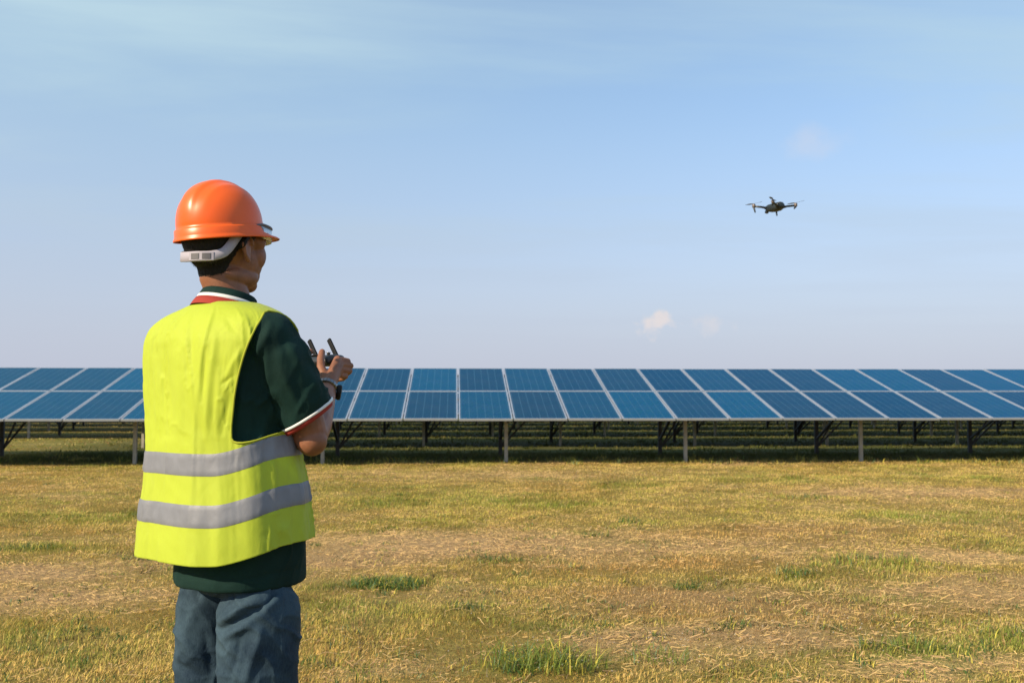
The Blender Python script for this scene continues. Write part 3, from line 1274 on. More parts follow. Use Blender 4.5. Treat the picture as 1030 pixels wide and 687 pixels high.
def hair_mesh():
    na, nz_ = 150, 60
    al = np.linspace(R(-122), R(122), na)
    P, F = [], []
    # hairline height (relative to the head origin) by angle from the back of the head
    ka = np.radians([0, 25, 45, 60, 70, 80, 92, 100, 108, 122])
    kz = [-.078, -.077, -.074, -.066, -.046, -.018, .022, .010, .004, .028]
    for i, a in enumerate(al):
        dirv = -HF * math.cos(a) + HR * math.sin(a)
        zl = float(np.interp(abs(a), ka, kz)) + random.uniform(-.0022, .0022)
        for j in range(nz_):
            u = j / (nz_ - 1)
            z = .105 + (zl - .105) * u
            o = HAXIS + HZ * z + dirv * .3
            hit = BODY_BVH.ray_cast(o, -dirv)
            loc = hit[0] if hit[0] is not None else HAXIS + HZ * z + dirv * .02
            tuck = min(1.0, (1 - u) / .16)
            n = 0.5 + .5 * math.sin(i * 12.9898 + j * 2.1) * math.sin(i * 3.7 - j * 1.3)
            P.append(loc + dirv * (-.0015 + (.0080 + .0022 * n) * tuck ** .6))
    for i in range(na - 1):
        for j in range(nz_ - 1):
            F.append((i * nz_ + j, i * nz_ + j + 1, (i + 1) * nz_ + j + 1, (i + 1) * nz_ + j))
    m = MB()
    m.add(P, F)
    me = m.mesh("hair")
    bm = bmesh.new()
    bm.from_mesh(me)
    bmesh.ops.recalc_face_normals(bm, faces=bm.faces)
    bm.to_mesh(me)
    bm.free()
    return me


HM = hair_mesh()
hair = link("hair", HM, M_HAIR, person, True)


def strands():
    """short hairs that break the edge of the cut"""
    hv = get_v(HM).reshape(150, 60, 3)
    m = MB()
    for _ in range(2600):
        i, j = random.randrange(150), min(59, int(59 - abs(random.gauss(0, 11))))
        p = Vector(hv[i, max(0, j)])
        d = (p - HAXIS)
        d.z = 0
        d.normalize()
        tang = Vector((-d.y, d.x, 0))
        ln = random.uniform(.004, .011) * (.55 if j > 50 else 1)
        q = p + Vector((0, 0, -ln)) + d * random.uniform(-.0005, .0022) + tang * random.gauss(0, .0018)
        w = tang * .00045
        m.add([p - w, p + w, q], [(0, 1, 2)])
    m.build("hair_strands", M_HAIR, hair)


strands()

# ---- hard hat -------------------------------------------------------------
HT = R(8.5)                                    # the hat sits tipped back
QF = HF * math.cos(HT) + HZ * math.sin(HT)
QZ = HZ * math.cos(HT) - HF * math.sin(HT)
HC = hp(0.002, -.018, .0265)


def hq(r, f, z):
    return HC + HR * r + QF * f + QZ * z


def hat_mesh():
    n = 128
    rings = []

    def radius(th, scale, ext):
        c, s = math.cos(th), math.sin(th)       # th = 0 at the front
        a, b = .0945, .107
        r = 1 / math.sqrt((s / a) ** 2 + (c / b) ** 2)
        return r * scale + ext
    TH = [2 * math.pi * k / n for k in range(n)]
    prof = []
    for k in range(30):
        u = k / 29
        z = .147 * math.sin((1 - u) * math.pi / 2 * .985) if u else .147
        s = max(.02, (1 - (z / .1475) ** 2.25)) ** (1 / 2.15)
        prof.append((s, z))
    for s, z in prof:
        ring = []
        for th in TH:
            r = radius(th, s, 0)
            x, y = r * math.sin(th), r * math.cos(th)
            zz = z * .745 + .020
            # raised centre rib with a groove on each side, and two fainter outer ribs
            w = 1 / (1 + math.exp((abs(x) - .024) / .0022))
            w2 = math.exp(-((abs(x) - .050) / .006) ** 2)
            amt = min(1, z / .05) * (.35 + .65 * min(1, max(0, (z - .03) / .08)))
            zz += .0050 * w * amt + .0018 * w2 * amt
            k_ = 1 + .035 * w * amt * (1 - s * .3)
            ring.append(hq(x, y * k_, zz))
        rings.append(ring)
    # rim: a small step, then the flaring gutter and the peak at the front
    for z, ext, pk in ((.0185, .0030, .0), (.0160, .0050, .0), (.0020, .0058, .004), (-.003, .0072, .014), (-.0055, .0092, .030), (-.0085, .0098, .037), (-.0105, .0092, .036)):
        ring = []
        for th in TH:
            c = max(0, math.cos(th))
            p = c ** 1.6 * pk
            r = radius(th, 1, ext) + p
            x, y = r * math.sin(th), r * math.cos(th)
            ring.append(hq(x, y, z - p * .22))
        rings.append(ring)
    m = MB()
    m.loft(rings, cap=False)
    o = len(m.v)
    m.f.append(tuple(range(n)))
    me = m.mesh("hard_hat")
    bm = bmesh.new()
    bm.from_mesh(me)
    bmesh.ops.recalc_face_normals(bm, faces=bm.faces)
    bm.to_mesh(me)
    bm.free()
    return me


hat = link("hard_hat", hat_mesh(), M_HELMET, person, True)
hat["label"] = "glossy orange hard hat with a raised centre rib"
sol = hat.modifiers.new("shell", 'SOLIDIFY')
sol.thickness, sol.offset = .0028, -1


def band_strip(path, name, mat, parent, thick=.0022, n=3):
    """path: (angle from the back of the head, mid height, half width, radius f) -> bent plastic strip in the hat's frame"""
    ka = np.array([p[0] for p in path], float)
    A = np.linspace(ka[0], ka[-1], 90)
    vals = []
    for k in (1, 2, 3):
        y = np.interp(A, ka, [p[k] for p in path])
        ker = np.hanning(11)
        ker /= ker.sum()
        y = np.convolve(np.pad(y, 5, mode='edge'), ker, 'valid')
        vals.append(y)
    P = []
    pts = []
    for i, a in enumerate(A):
        ar = R(a)
        d = -HF * math.cos(ar) + HR * math.sin(ar)
        rr = 1 / math.sqrt((math.sin(ar) / .083) ** 2 + (math.cos(ar) / .095) ** 2) + vals[2][i]
        pts.append(hp(0, -.014, vals[0][i]) + d * rr)
    for i, a in enumerate(A):
        t = (pts[min(i + 1, 89)] - pts[max(i - 1, 0)]).normalized()
        ar = R(a)
        d = -HF * math.cos(ar) + HR * math.sin(ar)
        s = d.cross(t).normalized()
        if s.z < 0 and abs(s.z) > .2:
            s = -s
        h = vals[1][i]
        P.append([pts[i] - s * h, pts[i] - s * h * .9 + d * thick, pts[i] + s * h * .9 + d * thick, pts[i] + s * h])
    m = MB()
    m.loft(P, cap=False)
    m.f.append((0, 1, 2, 3))
    return m.build(name, mat, parent, True)


band_strip([(-110, .030, 0.009, .0), (-60, -.018, .0105, .001), (-30, -.031, .0118, .002), (0, -.036, .0125, .003), (35, -.036, .0122, .003), (55, -.027, .0115, .003), (68, .004, .0115, .002),
            (80, .030, .012, .002), (100, .044, .010, .002), (125, .050, .009, .001)], "suspension_band", M_STRAP, hat)


def on_band(a, z, out):
    ar = R(a)
    d = -HF * math.cos(ar) + HR * math.sin(ar)
    rr = 1 / math.sqrt((math.sin(ar) / .083) ** 2 + (math.cos(ar) / .095) ** 2)
    return hp(0, -.014, z) + d * (rr + out), d


# ratchet slot plates and hanger tab
for nm, a0, a1, z0, z1, mat, out in (("ratchet", 4, 40, -.046, -.026, M_STRAP, .0065), ("ratchet_slot", 8, 20, -.043, -.029, M_STRAPD, .0075), ("ratchet_slot", 24, 36, -.043, -.029, M_STRAPD, .0075),
                                      ("hanger_tab", 30, 52, .022, .044, M_STRAP, .004), ("hanger_slot", 34, 46, .028, .032, M_STRAPD, .0065)):
    m = MB()
    rings = []
    for a in np.linspace(a0, a1, 10):
        lo, d = on_band(a, z0, out)
        hi, _ = on_band(a, z1, out)
        rings.append([lo - d * .004, lo, hi, hi - d * .004])
    m.loft(rings)
    m.build(nm, mat, hat, False, .0008)


def goggles():
    m, n, l, b = new_mat("clear_lens")
    b.inputs['Base Color'].default_value = (.30, .34, .36, 1)
    b.inputs['Roughness'].default_value = .12
    b.inputs['Transmission Weight'].default_value = .4
    b.inputs['IOR'].default_value = 1.2
    rings, fr1 = [], []
    for a in np.linspace(104, 256, 60):
        ar = R(a)
        d = -HF * math.cos(ar) + HR * math.sin(ar)
        rr = 1 / math.sqrt((math.sin(ar) / .088) ** 2 + (math.cos(ar) / .116) ** 2) + .006 + .006 * math.sin(R((a - 104) / 152 * 180))
        h0, h1 = .020, .054
        tap = min(1, (a - 104) / 14, (256 - a) / 14)
        mid = .042
        lo, hi = mid - (mid - h0) * (.35 + .65 * tap), mid + (h1 - mid) * (.5 + .5 * tap)
        p0, p1 = hp(0, -.012, lo) + d * rr, hp(0, -.012, hi) + d * rr
        rings.append([p0, p0 + d * .0022, p1 + d * .0022, p1])
        fr1.append(p1 + d * .001)
    mb = MB()
    mb.loft(rings)
    g = mb.build("goggles", m, hat, True)
    mb = MB()
    mb.tube(fr1, .0032, 8)
    mb.build("goggle_frame", M_STRAPD, hat, True)


goggles()

# ---- polo shirt -----------------------------------------------------------
SHIRT_KEYS = [(k[0] + 3, k[1] + 13, k[2] - 8, k[3] * .96, k[4], k[5]) for k in VEST_KEYS[1:11]] + [
    (510, 166, 303, .76, 2.4, .0), (535, 171, 307, .80, 2.4, .0), (556, 176, 307, .84, 2.4, .0), (572, 174, 308, .92, 2.4, .0), (584, 175, 308, .96, 2.4, .0)]
S = Torso(SHIRT_KEYS)
SLEEVE_END = L(309, 417, -.050)
SL_AX = (SLEEVE_END - SH_R).normalized()


def hem_frame(c, ax, tilt):
    u = Vector((1, 0, 0)) - ax * ax.x
    u.normalize()
    v = ax.cross(u)
    return u, v


def sleeve_ring(c, ax, ra, rb, n=40, tiltz=0.0):
    u, v = hem_frame(c, ax, 0)
    return [c + u * ra * math.cos(t) + v * rb * math.sin(t) + Vector((0, 0, tiltz * math.cos(t))) for t in (2 * math.pi * k / n for k in range(n))]


SLEEVE_STEPS = [(.08, .044, .058, 0), (.25, .055, .072, 0), (.5, .057, .070, .004), (.75, .058, .067, .012), (.92, .061, .066, .018), (1.0, .060, .065, .020)]


def fold_lines(v, n, lines):
    """press folds into cloth: (from, to, height, width), the ends given as photo positions on the side towards the camera"""
    pq = proj(v)
    front_ = n[:, 1] < .25
    for (x0, y0), (x1, y1), amp, wd in lines:
        dx, dy = x1 - x0, y1 - y0
        t = np.clip(((pq[:, 0] - x0) * dx + (pq[:, 1] - y0) * dy) / (dx * dx + dy * dy), 0, 1)
        dd = np.hypot(pq[:, 0] - x0 - t * dx, pq[:, 1] - y0 - t * dy)
        v = v + n * (amp * np.exp(-(dd / wd) ** 2) * (.3 + .7 * np.sin(np.pi * np.clip(t * .9 + .05, 0, 1))) * front_)[:, None]
    return v


def shirt_mesh():
    m = MB()
    th = np.linspace(0, 2 * np.pi, 96, endpoint=False)
    rings = []
    for t in np.linspace(.0, 1, 60):
        p = S(th, np.full(96, t))
        rings.append([tuple(q) for q in p])
    m.loft(rings)
    cpts = [L(272, 337, -.085), L(283, 352, -.088), L(291, 374, -.076), L(300, 396, -.063), SLEEVE_END]
    rad = [(.044, .060, 0), (.053, .068, 0), (.056, .070, .004), (.058, .067, .012), (.060, .065, .020)]
    srings = []
    for q_ in np.linspace(0, 1, 17):
        i_ = min(3, int(q_ * 4))
        f_ = q_ * 4 - i_
        p_ = [cpts[max(0, i_ - 1)], cpts[i_], cpts[i_ + 1], cpts[min(4, i_ + 2)]]
        c_ = .5 * (2 * p_[1] + (p_[2] - p_[0]) * f_ + (2 * p_[0] - 5 * p_[1] + 4 * p_[2] - p_[3]) * f_ * f_ + (3 * p_[1] - p_[0] - 3 * p_[2] + p_[3]) * f_ ** 3)
        ra_, rb_, tz_ = (rad[i_][k_] * (1 - f_) + rad[i_ + 1][k_] * f_ for k_ in range(3))
        srings.append(sleeve_ring(c_, SL_AX, ra_, rb_, 48, tz_))
    m.loft(srings)
    m.ellipsoid(L(271.5, 346, -.085), (.063, 0, 0), (0, .074, 0), (0, 0, .070), 40, 28)
    endl = SH_L.lerp(EL_L, .72)
    axl = (endl - SH_L).normalized()
    m.loft([sleeve_ring(SH_L + (endl - SH_L) * k, axl, ra * .9, rb * .9, 40, 0) for k, ra, rb in ((-.15, .055, .06), (.1, .062, .07), (.5, .062, .07), (1, .062, .066))])
    me = voxel_mesh(m, .0052, 8, "polo_shirt")
    v, n = get_v(me), get_n(me)
    # cloth folds: broad, then sharper ones running down the side and round the sleeve
    big = fbm(v * np.array((9, 9, 4.5)) + 3.1, 3, 2)
    q = v @ np.array(((.8, .1, .35), (.1, .9, .2), (-.45, .1, .85)))
    ridg = 1 - np.abs(fbm(q * np.array((26, 18, 7)) + 9.0, 2, 5)) * 2.2
    hemz = sstep(L(0, 575).z, L(0, 545).z, v[:, 2])
    # the last centimetres of sleeve stay even for the trim
    dsl = (v - np.array(SLEEVE_END)) @ np.array(SL_AX)
    near_end = np.linalg.norm(v - np.array(SLEEVE_END), axis=1) < .10
    calm = np.where(near_end, sstep(-.002, -.04, dsl), 1.0)
    v = v + n * ((big * .0055 + np.clip(ridg, 0, 1) ** 2 * .0055) * (.35 + .65 * hemz) * calm)[:, None]
    v = fold_lines(v, n, (((262, 338), (258, 366), .007, 3), ((272, 326), (262, 352), .006, 3.2), ((268, 350), (270, 392), .006, 3.5), ((282, 372), (300, 408), .005, 4), ((262, 392), (284, 428), .006, 4), ((296, 350), (306, 384), .004, 4),
                          ((246, 382), (240, 430), .005, 4), ((256, 400), (258, 440), -.005, 4), ((276, 400), (292, 424), -.005, 4), ((310, 372), (322, 398), .004, 4), ((284, 336), (290, 362), -.004, 4),
                          ((180, 578), (230, 586), -.0022, 1.6), ((230, 586), (306, 571), -.0022, 1.6)))
    set_v(me, v)
    return me


shirt = link("polo_shirt", shirt_mesh(), M_SHIRT, person, True)
# sleeve trim: white piping and red cuff
c1 = SLEEVE_END
m = MB()
m.loft([sleeve_ring(c1 + SL_AX * a, SL_AX, ra, rb, 56, .020) for a, ra, rb in ((-.004, .0590, .0640), (-.003, .0618, .0668), (.0022, .0618, .0668), (.0030, .0585, .0635))], cap=False)
m.build("sleeve_piping", M_WHITE, shirt, True)
m = MB()
m.loft([sleeve_ring(c1 + SL_AX * a, SL_AX, ra, rb, 56, .020) for a, ra, rb in ((.000, .0560, .0610), (.0022, .0600, .0650), (.013, .0570, .0620), (.0145, .0540, .0590), (.004, .0535, .0580))], cap=False)
m.build("sleeve_cuff", M_RED, shirt, True)

# collar: three bands of one folded ring, tipped down towards the front
NKC = L(230, 302, .012)
NT_ = R(13)
CF = BFv * math.cos(R(8)) + BRv * math.sin(R(8))
CR = Vector((CF.y, -CF.x, 0))
CFt = CF * math.cos(NT_) - HZ * math.sin(NT_)
CZt = HZ * math.cos(NT_) + CF * math.sin(NT_)


def collar_ring(ra, rb, z, n=72):
    return [NKC + CR * ra * math.cos(t) + CFt * rb * math.sin(t) + CZt * z for t in (2 * math.pi * k / n for k in range(n))]


for nm, mat, prof in (("collar", M_SHIRT, ((.055, .057, .006), (.0575, .0595, .0145), (.060, .062, .0160), (.064, .066, .0125), (.0685, .0705, .001), (.0695, .0715, -.0035))),
                      ("collar_stripe", M_WHITE, ((.0690, .0710, -.0032), (.0705, .0725, -.0030), (.0735, .0755, -.0115), (.0725, .0745, -.0125))),
                      ("collar_stripe", M_RED, ((.0728, .0748, -.0120), (.0742, .0762, -.0118), (.0800, .0820, -.0235), (.0840, .0850, -.0330)))):
    m = MB()
    m.loft([collar_ring(*p) for p in prof], cap=False)
    m.build(nm, mat, shirt, True)

# ---- vest -----------------------------------------------------------------
vest = link("safety_vest", vest_mesh(), M_VEST, person, True)
vest["label"] = "fluorescent yellow sleeveless vest with two grey reflective bands"
so = vest.modifiers.new("cloth", 'SOLIDIFY')
so.thickness, so.offset = .0016, -1


def vest_band(z, half, nm="reflective_band"):
    n = 260
    th = np.linspace(-np.pi, np.pi, n, endpoint=False)
    rings = []
    K = 8
    zz = [z - half + 2 * half * k / K for k in range(K + 1)]
    for k, q in enumerate(zz):
        t = V.t_of_z(np.full(n, q))
        ex = .0022 if 0 < k < K else .0006
        rings.append([tuple(p) for p in vest_surface(th, t, ex)])
    m = MB()
    m.loft(rings, cap=False)
    return m.build(nm, M_BAND, vest, True)


Z_BANDS = [1.25 - .150, 1.25 - .262]
for zb in Z_BANDS:
    vest_band(zb, .0245)
for poly in (arm_r, arm_l):
    pts = vest_surface(poly[:, 0], poly[:, 1], .0005)
    m = MB()
    P_ = [Vector(p) for p in pts]
    m.tube(P_ + [P_[0]], .0026, 6, cap=False)
    m.build("binding", M_BIND, vest, True)

# ---- jeans, boots ---------------------------------------------------------
def jeans_mesh():
    m = MB()
    top = Torso([(548, 192, 290, .80, 2.3, 0), (565, 188, 292, .80, 2.3, 0), (580, 186, 294, .78, 2.3, 0), (590, 188, 294, .68, 2.3, 0), (596, 198, 288, .50, 2.3, 0)], 60)
    th = np.linspace(0, 2 * np.pi, 72, endpoint=False)
    m.loft([[tuple(p) for p in top(th, np.full(72, t))] for t in np.linspace(0, 1, 20)])

    def leg(rows, dy):
        rings = []
        for py, l_, r_ in rows:
            c = L((l_ + r_) / 2, py, dy)
            rad = (r_ - l_) / 2 / FPX * (MD + dy)
            rings.append([c + Vector(BR) * rad * 1.0 * math.cos(t) + Vector(BF) * rad * 1.04 * math.sin(t) for t in (2 * math.pi * k / 48 for k in range(48))])
        m.loft(rings)
    leg([(572, 252, 278), (586, 238, 288), (600, 226.5, 297), (612, 222, 301), (640, 220.5, 300), (690, 221, 297), (740, 224, 293), (800, 228, 289), (860, 230, 288), (908, 230, 290)], -.055)
    leg([(562, 196, 236), (582, 184, 240), (605, 179, 240), (640, 178, 239), (690, 178, 237), (740, 180, 236), (800, 182, 235), (860, 183, 235), (895, 182, 236)], .095)
    me = voxel_mesh(m, .0042, 4, "jeans")
    v, n = get_v(me), get_n(me)
    z = v[:, 2]
    q = v @ np.array(((.80, .1, .50), (.1, .9, .15), (-.5, .1, .80)))
    f1 = fbm(v * np.array((10, 10, 6)), 3, 41)
    rid = np.clip(1 - np.abs(fbm(q * np.array((9, 8, 13)) + 2.0, 2, 44)) * 2.6, 0, 1) ** 1.6
    rid2 = np.clip(1 - np.abs(fbm(q[:, ::-1] * np.array((17, 12, 11)) + 7.0, 2, 48)) * 2.8, 0, 1) ** 2
    v = v + n * (f1 * .003 + rid ** 1.6 * .006 + rid2 ** 1.5 * .0028 - .0025)[:, None]
    # the folds the photograph shows: (from, to, height, width) in photo positions, on the side towards the camera
    pq = proj(v)
    front_ = n[:, 1] < .2
    for (x0, y0), (x1, y1), amp, wd in (((221, 633), (262, 611), -.014, 3.6), ((223, 624), (258, 603), .011, 3.8), ((224, 642), (250, 628), .007, 4), ((262, 618), (282, 600), .007, 5), ((228, 598), (246, 591), .008, 4.5), ((232, 606), (250, 600), -.005, 3.5),
                                        ((226, 660), (246, 688), .005, 4), ((243, 640), (232, 682), -.006, 3.5), ((262, 634), (246, 690), .009, 5), ((232, 648), (242, 664), .004, 2.5), ((268, 606), (276, 596), -.005, 2.5), ((184, 640), (200, 676), .006, 6), ((196, 612), (186, 640), .006, 6),
                                        ((182, 668), (206, 684), -.007, 5), ((200, 604), (196, 592), -.006, 4), ((206, 640), (214, 676), -.006, 5), ((284, 592), (282, 690), .0022, 1.3), ((287, 592), (285, 690), -.0016, 1.2), ((290, 600), (296, 650), -.004, 5), ((284, 640), (292, 686), .005, 6)):
        dx, dy = x1 - x0, y1 - y0
        t = np.clip(((pq[:, 0] - x0) * dx + (pq[:, 1] - y0) * dy) / (dx * dx + dy * dy), 0, 1)
        dd = np.hypot(pq[:, 0] - x0 - t * dx, pq[:, 1] - y0 - t * dy)
        v = v + n * (amp * np.exp(-(dd / wd) ** 2) * (.35 + .65 * np.sin(np.pi * np.clip(t * .9 + .05, 0, 1))) * front_)[:, None]
    set_v(me, v)
    return me


JM = jeans_mesh()
jeans = link("jeans", JM, M_DENIM, person, True)
JB = BVHTree.FromPolygons([tuple(p) for p in get_v(JM)], [tuple(p.vertices) for p in JM.polygons])


def on_jeans(px, py, off=.003):
    o = L(px, py, -1.0)
    t = L(px, py, .0)
    h = JB.ray_cast(o, (t - o).normalized())
    if h[0] is None:
        return None
    return h[0] + h[1] * off


def pocket(x0, x1, y0, y1, slant):
    nx, ny = 22, 16
    P = {}
    for j in range(ny + 1):
        v = j / ny
        for i in range(nx + 1):
            u = i / nx
            y_end = y1 - 7 * (abs(u - .5) * 2) ** 3
            py = y0 + (y_end - y0) * v + slant * (u - .5)
            px = x0 + (x1 - x0) * (u + (.5 - u) * .10 * v)
            rim = .0062 if 0 < i < nx and 0 < j < ny else .0008
            p = on_jeans(px, py, rim)
            if p is None:
                return
            P[i, j] = p
    m = MB()
    ids = {k: n for n, k in enumerate(P)}
    m.add([P[k] for k in P], [(ids[i, j], ids[i + 1, j], ids[i + 1, j + 1], ids[i, j + 1]) for i in range(nx) for j in range(ny)])
    m.build("back_pocket", M_DENIM, jeans, True)


pocket(234, 274, 576, 611, -4)

for s, kx in ((1, 262), (-1, 210)):
    ank = L(kx, 900, -.055 if s > 0 else .085)
    m = MB()
    rings = []
    for u, w, h in ((-.085, .026, .050), (-.07, .036, .075), (-.02, .040, .100), (.05, .043, .085), (.11, .047, .062), (.16, .044, .050), (.19, .030, .038)):
        c = Vector((ank.x, ank.y, 0)) + BFv * u
        rings.append([c + BRv * w * math.cos(t) + HZ * max(.002, h / 2 + h / 2 * math.sin(t) * (1 if math.sin(t) > 0 else 1)) for t in (2 * math.pi * k / 20 for k in range(20))])
    m.loft(rings)
    m.build("boot", M_SHOE, person, True)

# ---- watch ----------------------------------------------------------------
AXW = (WR_R - EL_R).normalized()
WC = WR_R - AXW * .004
wu = AXW.cross(Vector((0, 0, 1))).normalized()
wv = AXW.cross(wu).normalized()
wm = MB()
NL = 22
for k in range(NL):
    a0, a1 = 2 * math.pi * (k + .06) / NL, 2 * math.pi * (k + .94) / NL
    rings = []
    for a in (a0, (a0 + a1) / 2, a1):
        d = wu * math.cos(a) + wv * math.sin(a)
        rings.append([WC + d * .0285 - AXW * .0095, WC + d * .0325 - AXW * .0085, WC + d * .0325 + AXW * .0085, WC + d * .0285 + AXW * .0095])
    wm.loft(rings)
watch = wm.build("wristwatch", M_SILVER, person)
wd = (Vector((1, .0, 0)) - AXW * AXW.x).normalized() * .96 + Vector((0, -.1, -.25))
wd = (wd - AXW * AXW.dot(wd)).normalized()
m = MB()
m.tube([WC + wd * .028, WC + wd * .034, WC + wd * .039, WC + wd * .0405], [.0185, .0205, .0195, .0165], 28)
m.build("watch_case", M_BLACK, watch, True)

# ------------------------------------------------------------------ the controller he holds
ctrl = empty("drone_controller", to_world((MX + CTRL.x, MD + CTRL.y, CTRL.z)))
ctrl.rotation_euler = (0, 0, -YAW - PHI)
tag(ctrl, "small dark remote controller with two raised antennas held in the worker's hands", "controller")
m = MB()
rings = []
for u, hh, ww in ((-.074, .009, .030), (-.068, .015, .038), (-.045, .017, .042), (-.02, .014, .040), (.02, .014, .040), (.045, .017, .042), (.068, .015, .038), (.074, .009, .030)):
    rings.append([(u, ww * math.cos(t) * (abs(math.cos(t)) ** -.35 if abs(math.cos(t)) > .05 else 1) * .9, hh * math.sin(t) + .10 * ww * math.cos(t)) for t in (2 * math.pi * k / 24 for k in range(24))])
m.loft(rings)
m.build("controller_body", M_CTRL, ctrl, True)
for s in (-1, 1):
    m = MB()
    m.tube([(s * .040, .024, .004), (s * .040, .030, .016)], [.0075, .0070], 14)
    m.build("antenna_hinge", M_SILVER, ctrl, True)
    m = MB()
    m.bar((s * .040, .030, .013), (s * .040 - .042, .040, .062), (.0125), .0075, (0, 1, 0))
    m.build("antenna", M_BLACK, ctrl, False, .0015)
    m = MB()
    m.tube([(s * .045, -.006, .013), (s * .045, -.006, .020), (s * .045, -.006, .0225)], [.0045, .0045, .0078], 14)
    m.build("joystick", M_SILVER, ctrl, True)
m = MB()
m.box((-.022, -.020, .0135), (.022, .010, .0165))
m.build("screen", M_BLACK, ctrl, False, .001)

# ------------------------------------------------------------------ the drone
dp = at(779, 209.3, 6.5)
drone = empty("drone", to_world(dp))
tag(drone, "small dark quadcopter drone hovering in the sky above the panels", "drone")
# forward points to the left of the view and a little towards the camera
D_YAW = -YAW + R(117)
drone.rotation_euler = (R(1.5), R(1.2), D_YAW)
drone.scale = (.79, .79, .79)


def dring(x, w, h, zc, n=20, p=3.2):
    out = []
    for k in range(n):
        t = 2 * math.pi * k / n
        c, s = math.cos(t), math.sin(t)
        out.append((x, w * math.copysign(abs(c) ** (2 / p), c), zc + h * math.copysign(abs(s) ** (2 / p), s)))
    return out


m = MB()
m.loft([dring(*a) for a in ((-.098, .022, .014, .004), (-.090, .034, .024, .004), (-.05, .043, .036, .002), (.0, .044, .037, .002), (.05, .041, .033, .005), (.082, .032, .020, .010), (.098, .022, .012, .012))])
body = m.build("drone_body", M_DRONE, drone, True)
m = MB()
m.loft([dring(*a) for a in ((-.085, .024, .006, .030), (-.02, .028, .007, .031), (.04, .024, .006, .030))])
m.build("battery", M_DRONEG, drone, True)
m = MB()
m.ellipsoid((.096, 0, -.016), (.017, 0, 0), (0, .017, 0), (0, 0, .017), 16, 12)
m.tube([(.078, 0, .0), (.088, 0, -.004), (.094, 0, -.012)], .008, 10)
gim = m.build("gimbal_camera", M_DRONEG, drone, True)
m = MB()
m.tube([(.108, 0, -.016), (.116, 0, -.017)], [.009, .008], 14)
m.build("lens", M_BLACK, gim, True)
for sx, sy in ((1, 1), (1, -1), (-1, 1), (-1, -1)):
    zt = .022 if sx > 0 else .012
    a0 = Vector((.070 * sx, .030 * sy, .008 if sx > 0 else -.006))
    tip = Vector(((.118 if sx > 0 else -.122), .128 * sy, zt))
    m = MB()
    m.tube([a0, a0.lerp(tip, .3) + Vector((0, 0, .004)), tip], [.012, .0095, .0085], 12)
    ar = m.build("arm", M_DRONEG if sx > 0 else M_DRONE, drone, True)
    m = MB()
    m.tube([tip + Vector((0, 0, -.012)), tip + Vector((0, 0, -.004)), tip + Vector((0, 0, .016)), tip + Vector((0, 0, .021))], [.010, .0145, .0145, .009], 18)
    m.build("motor", M_MOTOR, ar, True)
    leg_l = .040 if sx > 0 else .012
    m = MB()
    m.tube([tip + Vector((0, 0, -.010)), tip + Vector((-.012 * sx, -.004 * sy, -.012 - leg_l))], [.0085, .0065], 10, round_ends=True)
    m.build("landing_leg", M_DRONE, ar, True)
    ang = {(1, 1): 128, (1, -1): 85, (-1, 1): 52, (-1, -1): 125}[(sx, sy)] - math.degrees(D_YAW)
    for half in (0, 180):
        d = Vector((math.cos(R(ang + half)), math.sin(R(ang + half)), 0))
        s_ = Vector((-d.y, d.x, 0))
        hub = tip + Vector((0, 0, .024))
        rows = []
        for u, w, pit in ((.004, .004, 0), (.018, .0075, .3), (.035, .0105, .28), (.055, .0095, .2), (.075, .007, .12), (.086, .003, .08)):
            c = hub + d * u + Vector((0, 0, u * .03))
            e = s_ * w + Vector((0, 0, w * pit))
            rows.append([c - e, c - e * .2 + Vector((0, 0, .0013)), c + e, c + Vector((0, 0, -.0005))])
        m = MB()
        m.loft(rows)
        m.build("propeller_blade", M_PROP, ar, True)

